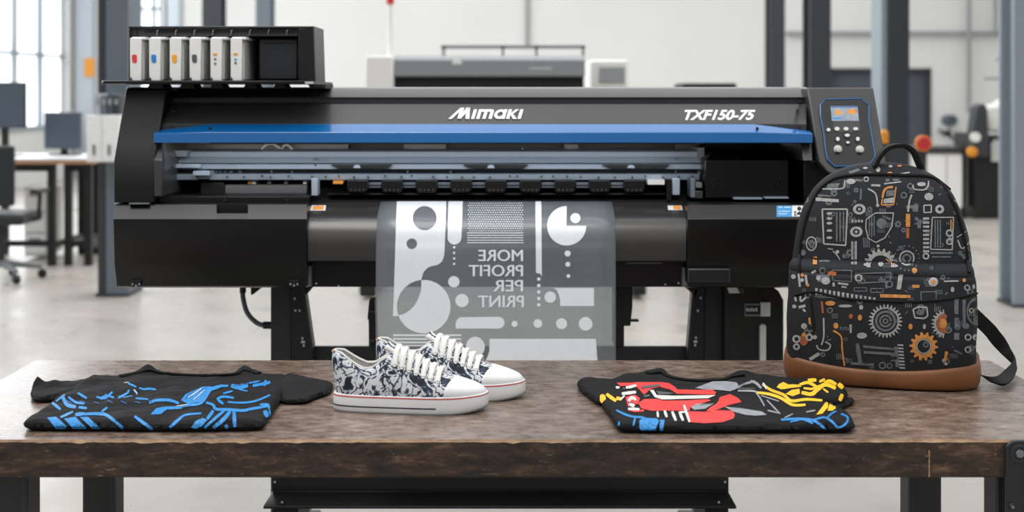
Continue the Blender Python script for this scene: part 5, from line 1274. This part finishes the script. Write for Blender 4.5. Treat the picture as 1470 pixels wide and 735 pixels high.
dm += [A([(320, 262), (390, 258), (380, 285), (315, 285)]), A(rect(660, 232, 680, 248)), A(rect(700, 232, 740, 244)), A([(480, 232), (525, 236), (525, 250), (480, 246)])]
og += [KA([(640, 345), (650, 302), (672, 284), (702, 281)], 13), KA([(640, 350), (634, 385)], 8), KA([(636, 386), (706, 384)], 8), KA([(706, 384), (720, 280)], 7)]
wh += [A([(650, 350), (710, 340), (708, 372), (646, 376)])]; dm += [A([(665, 300), (712, 296), (710, 332), (660, 336)])]
wh += [KA([(820, 268), (826, 292), (880, 297), (905, 280), (910, 245)], 8), A(circ(868, 264, 26, 14, ry=12)), A(circ(612, 388, 10, 10)), KA([(790, 425), (798, 365), (812, 325)], 11)]
dm += [A([(778, 388), (850, 384), (848, 425), (820, 425), (812, 405), (780, 408)]), KA([(515, 290), (512, 355)], 10), A(rect(830, 460, 850, 475)), A(rect(830, 490, 846, 500)), A(rect(845, 470, 866, 520))]
og += [A(rect(778, 437, 803, 514))]; ru += [A(rect(779, 520, 797, 580))]; og += [KA([(660, 700), (700, 735)], 8)]
wh += [KA([(350, 655), (375, 680), (395, 712)], 6), A(circ(376, 660, 11, 10)), KA([(320, 640), (350, 645)], 6)]
og += [A([(235, 688), (258, 686), (256, 735), (232, 735)])]; dm += [A(rect(270, 700, 330, 720)), A(circ(175, 665, 18, 12))]
# gusset
wh += [A(circ(615, 178, 13, 12, ry=16)), A(circ(688, 160, 12, 12, ry=8)), A(circ(905, 190, 15, 10)), A(circ(540, 170, 14, 12, ry=6)), KA([(740, 205), (800, 195)], 7), KA([(1075, 575), (1130, 540)], 5), KA([(1080, 590), (1105, 640), (1150, 600)], 8), A(circ(1110, 395, 14, 10, ry=9)), KA([(1040, 350), (1080, 370)], 6), KA([(840, 160), (880, 172)], 8)]
og += [A(circ(684, 205, 18, 14, ry=13)), A([(975, 245), (1010, 240), (1040, 262), (985, 268)]), A([(955, 208), (985, 210), (990, 225), (960, 222)]), A(circ(740, 158, 14, 10, ry=6)), A(circ(1175, 515, 8, 10, ry=11)), A(circ(1090, 380, 16, 10, ry=7))]
dm += [KA([(1060, 360), (1110, 420), (1150, 520)], 6), KA([(1090, 660), (1120, 700)], 14), A([(440, 190), (500, 172), (510, 184), (450, 204)]), KA([(1150, 560), (1170, 620)], 8), KA([(560, 195), (600, 205)], 9)]
# pocket and flap
dm += outl(B, [(345, 32), (460, 34), (458, 100), (350, 92)], 6)+[B([(260, 60), (330, 60), (330, 110), (262, 100)])]+outl(B, [(480, 52), (690, 46), (686, 98), (500, 108)], 7)
ru += [B([(318, 38), (372, 42), (368, 66), (322, 62)])]; og += [B(circ(345, 45, 12, 10, ry=8))]
wh += [B(circ(308, 95, 26, 16, ry=22)), B(circ(265, 80, 13, 12)), ringA(B, 500, 78, 22, 13), B(rect(348, 105, 362, 128)), KB([(380, 108), (440, 116)], 12), KB([(400, 128), (430, 134)], 9)]
wh += [B([(246+26*i, 138+4.2*i), (262+26*i, 138+4.2*i), (260+26*i, 176+2.6*i), (248+26*i, 176+2.6*i)]) for i in range(14)]
dm += [B([(245, 180), (600, 212), (600, 220), (245, 188)])]
wh += [B([(735, 57), (762, 57), (748, 145), (722, 145)])]; dm += outl(B, [(475, 135), (548, 135), (548, 155), (475, 155)], 5)+outl(B, [(572, 140), (645, 140), (645, 162), (572, 162)], 6)+[KB([(660, 100), (664, 140)], 12)]
og += [B([(625, 172), (805, 178), (805, 196), (628, 192)])]; dm += outl(B, [(866, 160), (955, 158), (955, 210), (868, 214)], 6)
wh += [B(circ(938, 102, 28, 16, ry=26))]; og += [B(circ(938, 102, 14, 12)), B(rect(815, 118, 857, 136)), B(circ(828, 35, 16, 12))]
wh += [[B(gear(658, 330, 80, 99, 26)), B(circ(658, 330, 72, 30))]]; dm += [ringA(B, 658, 330, 62, 48), ringA(B, 658, 330, 38, 26), ringA(B, 658, 330, 17, 8)]
og += [[B(gear(882, 478, 66, 84, 14)), B(circ(882, 478, 46, 26))]]; wh += [ringA(B, 882, 478, 44, 37)]
cg = [(1014+(88 if k % 4 in (0, 1) else 72)*math.cos(math.radians(100+k*3.9)), 345+(86 if k % 4 in (0, 1) else 72)*math.sin(math.radians(100+k*3.9))) for k in range(42)]
wh += [B(cg+[(1014+60*math.cos(math.radians(260-k*8)), 345+60*math.sin(math.radians(260-k*8))) for k in range(21)])]
ru += [B([(1014, 290)]+[(1014+58*math.cos(math.radians(260-k*8)), 345+58*math.sin(math.radians(260-k*8))) for k in range(21)]+[(1014, 400)])]; og += [B(circ(995, 345, 22, 14, ry=30))]
wh += outl(B, [(820, 262), (850, 248), (900, 250), (905, 300), (885, 315), (830, 310)], 9); dm += [B(circ(862, 280, 24, 14, ry=16))]
og += [B(circ(335, 226, 30, 16, ry=14)), B(circ(508, 310, 13, 12, ry=18)), B(circ(368, 357, 15, 12, ry=18)), B(circ(805, 362, 12, 12, ry=18))]; wh += [B(circ(422, 242, 40, 16, ry=9)), B(circ(516, 250, 12, 12, ry=14)), KB([(452, 350), (455, 400)], 12), B(circ(886, 362, 9, 10, ry=16))]
ru += [B(circ(455, 302, 12, 12, ry=15))]
og += [KB([(352, 386), (398, 420), (405, 500), (418, 592)], 10)]; wh += [KB([(296, 312), (297, 420), (283, 470)], 9), KB([(255, 470), (270, 496), (318, 500), (336, 472), (305, 450)], 9), B(circ(520, 415, 30, 16, ry=18))]
dm += [B([(482, 462), (502, 460), (522, 575), (498, 575)]), B([(525, 472), (715, 488), (715, 502), (527, 486)]), B([(530, 505), (715, 515), (715, 565), (690, 565), (690, 530), (532, 520)]), B([(455, 570), (590, 578), (590, 594), (455, 586)]), ringA(B, 640, 590, 22, 13), ringA(B, 682, 592, 18, 10)]
dm += [B([(708, 480), (728, 480), (738, 600), (718, 600)])]; wh += [B([(728+i*1.5, 465+19*i), (762+i*1.5, 467+19*i), (762+i*1.5, 477+19*i), (730+i*1.5, 475+19*i)]) for i in range(8)]
dm += [B([(1108, 205), (1128, 205), (1126, 370), (1110, 372)]), B([(1060, 200), (1085, 200), (1085, 290), (1062, 290)]), B(rect(1062, 310, 1088, 370)), ringA(B, 1190, 275, 58, 48, 1.4), ringA(B, 1205, 290, 34, 25, 1.5), B(circ(1130, 360, 18, 12))]
wh += [ringA(B, 1160, 268, 15, 8), B(circ(1050, 145, 11, 10, ry=16)), ringA(B, 1135, 134, 18, 10), B(circ(1172, 128, 9, 10, ry=14)), B(circ(1200, 136, 9, 10)), KB([(1000, 98), (1085, 96)], 9), ringA(B, 1140, 425, 20, 12), B(circ(1183, 424, 18, 14)), ringA(B, 1140, 497, 20, 12), B(circ(1185, 490, 8, 10, ry=18))]
og += [B(circ(1233, 132, 14, 12, ry=18)), KB([(1016, 508), (1006, 565)], 18), B(circ(1118, 92, 10, 10))]; wh += [B(circ(1000, 560, 12, 12)), B(circ(1012, 580, 10, 10))]
dm += [B(rect(1060, 400, 1090, 440)), B([(1060, 495), (1110, 520), (1108, 528), (1058, 505)])]
wh += [KB([(130, 190), (135, 215)], 12), KB([(160, 185), (165, 215), (195, 190)], 11), B(circ(125, 245, 12, 10)), KB([(150, 250), (190, 240)], 16), KB([(175, 260), (190, 275)], 12), ringA(B, 138, 435, 24, 12), ringA(B, 212, 425, 22, 11), ringA(B, 138, 480, 20, 9), KB([(215, 555), (270, 520)], 20), B(circ(182, 360, 18, 12)), B(circ(245, 425, 13, 10)), KB([(150, 50), (158, 130)], 12), KB([(190, 60), (200, 120)], 14), KB([(225, 50), (250, 35)], 14), B(circ(170, 90, 12, 10)), B(circ(120, 70, 14, 12))]
ru += [B(circ(180, 440, 26, 14, ry=34)), KB([(285, 215), (292, 285)], 12)]; og += [B(circ(180, 410, 12, 12)), KB([(212, 310), (216, 350)], 12), B(circ(172, 62, 10, 10)), B(circ(205, 120, 9, 10))]
# random specks of the print
rnd = random.Random(21)
for i in range(120):      # small machine parts between the larger drawings
    x, y = rnd.uniform(1150, 1402), rnd.uniform(262, 528); q = i % 4; r_ = rnd.uniform(2.2, 5.5)
    if q == 0: dm.append([circ(x, y, r_, 14), circ(x, y, r_*0.6, 12)])
    elif q == 1: dm += [rect(x+k*2.6, y, x+k*2.6+1.4, y+r_*1.6) for k in range(4)]
    elif q == 2: dm.append([gear(x, y, r_*0.8, r_*1.1, 8), circ(x, y, r_*0.4, 8)])
    else: dm += [rect(x, y+k*2.4, x+r_*2.4, y+k*2.4+1.0) for k in range(3)]
for i in range(46):
    x, y = rnd.uniform(1152, 1405), rnd.uniform(270, 525); l, an = rnd.uniform(2, 6), rnd.uniform(0, PI)
    dm.append(stroke([(x, y), (x+l*math.cos(an), y+l*math.sin(an))], rnd.uniform(0.9, 1.8), taper=False))
def lay_on(shapes, mi, off):
    for sh in shapes:
        rings = sh if isinstance(sh[0][0], (tuple, list)) else [sh]
        vs, fs = fill(rings, 4.0); H = []
        for x, y in vs:
            d = Vector(((x-CX)/F, 1.0, (HY-y)/F)).normalized(); loc, nrm, fi, _ = BP.ray_cast(Vector((0, 0, EYE)), d)
            if loc is None: H.append(None); continue
            if nrm.dot(d) > 0: nrm = -nrm
            H.append((loc+nrm*off, 0 if fi < nbody else 1 if fi < npock else 2))
        for tgt, mb in ((0, bd), (1, pkm)):
            F3 = []; idx = {}; P3 = []
            for f in fs:
                q = [H[i] for i in f]
                if any(h is None for h in q) or any(h[1] != tgt for h in q): continue
                if max((q[0][0]-q[1][0]).length, (q[1][0]-q[2][0]).length, (q[2][0]-q[0][0]).length) > 0.04: continue
                for i in f:
                    if i not in idx: idx[i] = len(P3); P3.append(H[i][0])
                F3.append(tuple(idx[i] for i in f))
            if F3: mb.add(P3, F3, mi)
lay_on(dm, 1, 0.0008); lay_on(wh, 2, 0.0012); lay_on(og, 3, 0.0014); lay_on(ru, 4, 0.0011)
PM = [M[k] for k in ('pack_fabric', 'art_dim', 'art_white', 'art_orange', 'art_rust')]
bd.build('main_body', PM, Bk, smooth=60); pkt = pkm.build('front_pocket', PM, Bk, smooth=60)
pip = path_on(BP, [(1147, 392), (1150, 350), (1158, 312), (1172, 279), (1190, 261), (1212, 253), (1250, 250.5), (1300, 252), (1333, 254), (1351, 264), (1364, 283), (1376, 312), (1385, 350), (1391, 392)], 0.001, 6)
MB().tube(pip, 0.0042, n=8).build('piping', M['pack_black'], Bk)
pip = path_on(BP, [(1346, 258), (1372, 282), (1388, 320), (1396, 365), (1399, 392)], 0.001, 6)
MB().tube(pip, 0.003, n=8).build('piping', M['pack_black'], Bk)
pip = path_on(BP, [(1141, 424), (1168, 419), (1210, 428), (1260, 432), (1320, 433), (1370, 428), (1402, 421), (1412, 418)], 0.0008, 5)
MB().tube(pip, 0.0028, n=8).build('pocket_zip', M['pack_black'], pkt)
pip = path_on(BP, [(1164, 425), (1167, 450), (1170, 480)], 0.0005, 5)
MB().tube(pip, 0.0, flat=(0.004, 0.001), n=8).build('pocket_pleat', M['pack_black'], pkt)
# ================================================================ camera and light
cd = bpy.data.cameras.new('camera'); cam = bpy.data.objects.new('camera', cd); COL.objects.link(cam); SC.camera = cam
cam.location = (0, 0, EYE); cam.rotation_euler = (PI/2, 0, 0)
cd.sensor_width = 36; cd.lens = F/1470*36; cd.shift_y = -(367.5-HY)/1470
cd.clip_end = 200
cd.dof.use_dof = True; cd.dof.focus_distance = 3.2; cd.dof.aperture_fstop = cd.lens/1000/0.0155

w = bpy.data.worlds.new('soft_daylight'); SC.world = w; w.use_nodes = True; nt = w.node_tree
bg = nt.nodes['Background']; tc = nt.nodes.new('ShaderNodeTexCoord'); sep = nt.nodes.new('ShaderNodeSeparateXYZ')
nt.links.new(tc.outputs['Generated'], sep.inputs['Vector'])
r = ramp(nt, sep.outputs['Z'], [(0.0, (0.10, 0.10, 0.105, 1)), (0.15, (0.14, 0.145, 0.15, 1)), (0.45, (0.6, 0.615, 0.63, 1)), (0.85, (1.0, 1.0, 1.0, 1))])
nt.links.new(r.outputs['Color'], bg.inputs['Color']); bg.inputs['Strength'].default_value = 1.35

def area(name, loc, target, sx, sy, power, col=(1, 1, 1)):
    l = bpy.data.lights.new(name, 'AREA'); l.shape = 'RECTANGLE'; l.size = sx; l.size_y = sy; l.energy = power; l.color = col
    o = bpy.data.objects.new(name, l); COL.objects.link(o); o.location = loc
    o.rotation_euler = (Vector(target)-Vector(loc)).to_track_quat('-Z', 'Y').to_euler()
    return o
area('ceiling_lamp', (-0.8, 2.6, 4.4), (0.1, 3.3, 0.8), 3.0, 1.6, 70)
area('ceiling_lamp', (0, 13, 4.9), (0, 13, 0), 9.0, 6.0, 300)
area('ceiling_lamp', (0, 20, 4.9), (0, 21, 0), 12.0, 3.0, 110)
area('window_daylight', (-7.3, 15, 2.9), (0, 14, 1.0), 10, 3.4, 300, (0.93, 0.97, 1.0))
area('beam_fill_light', (X(620), 3.975, Zc(208.5, 3.975)), (X(620), 4.16, Zc(250, 4.16)), 1.5, 0.02, 1.3)  # unseen fill, added to brighten the gantry beam
SC.view_settings.view_transform = 'Standard'; SC.view_settings.look = 'None'; SC.view_settings.gamma = 1.0
SC.view_settings.use_curve_mapping = False; SC.view_settings.exposure = 0.2
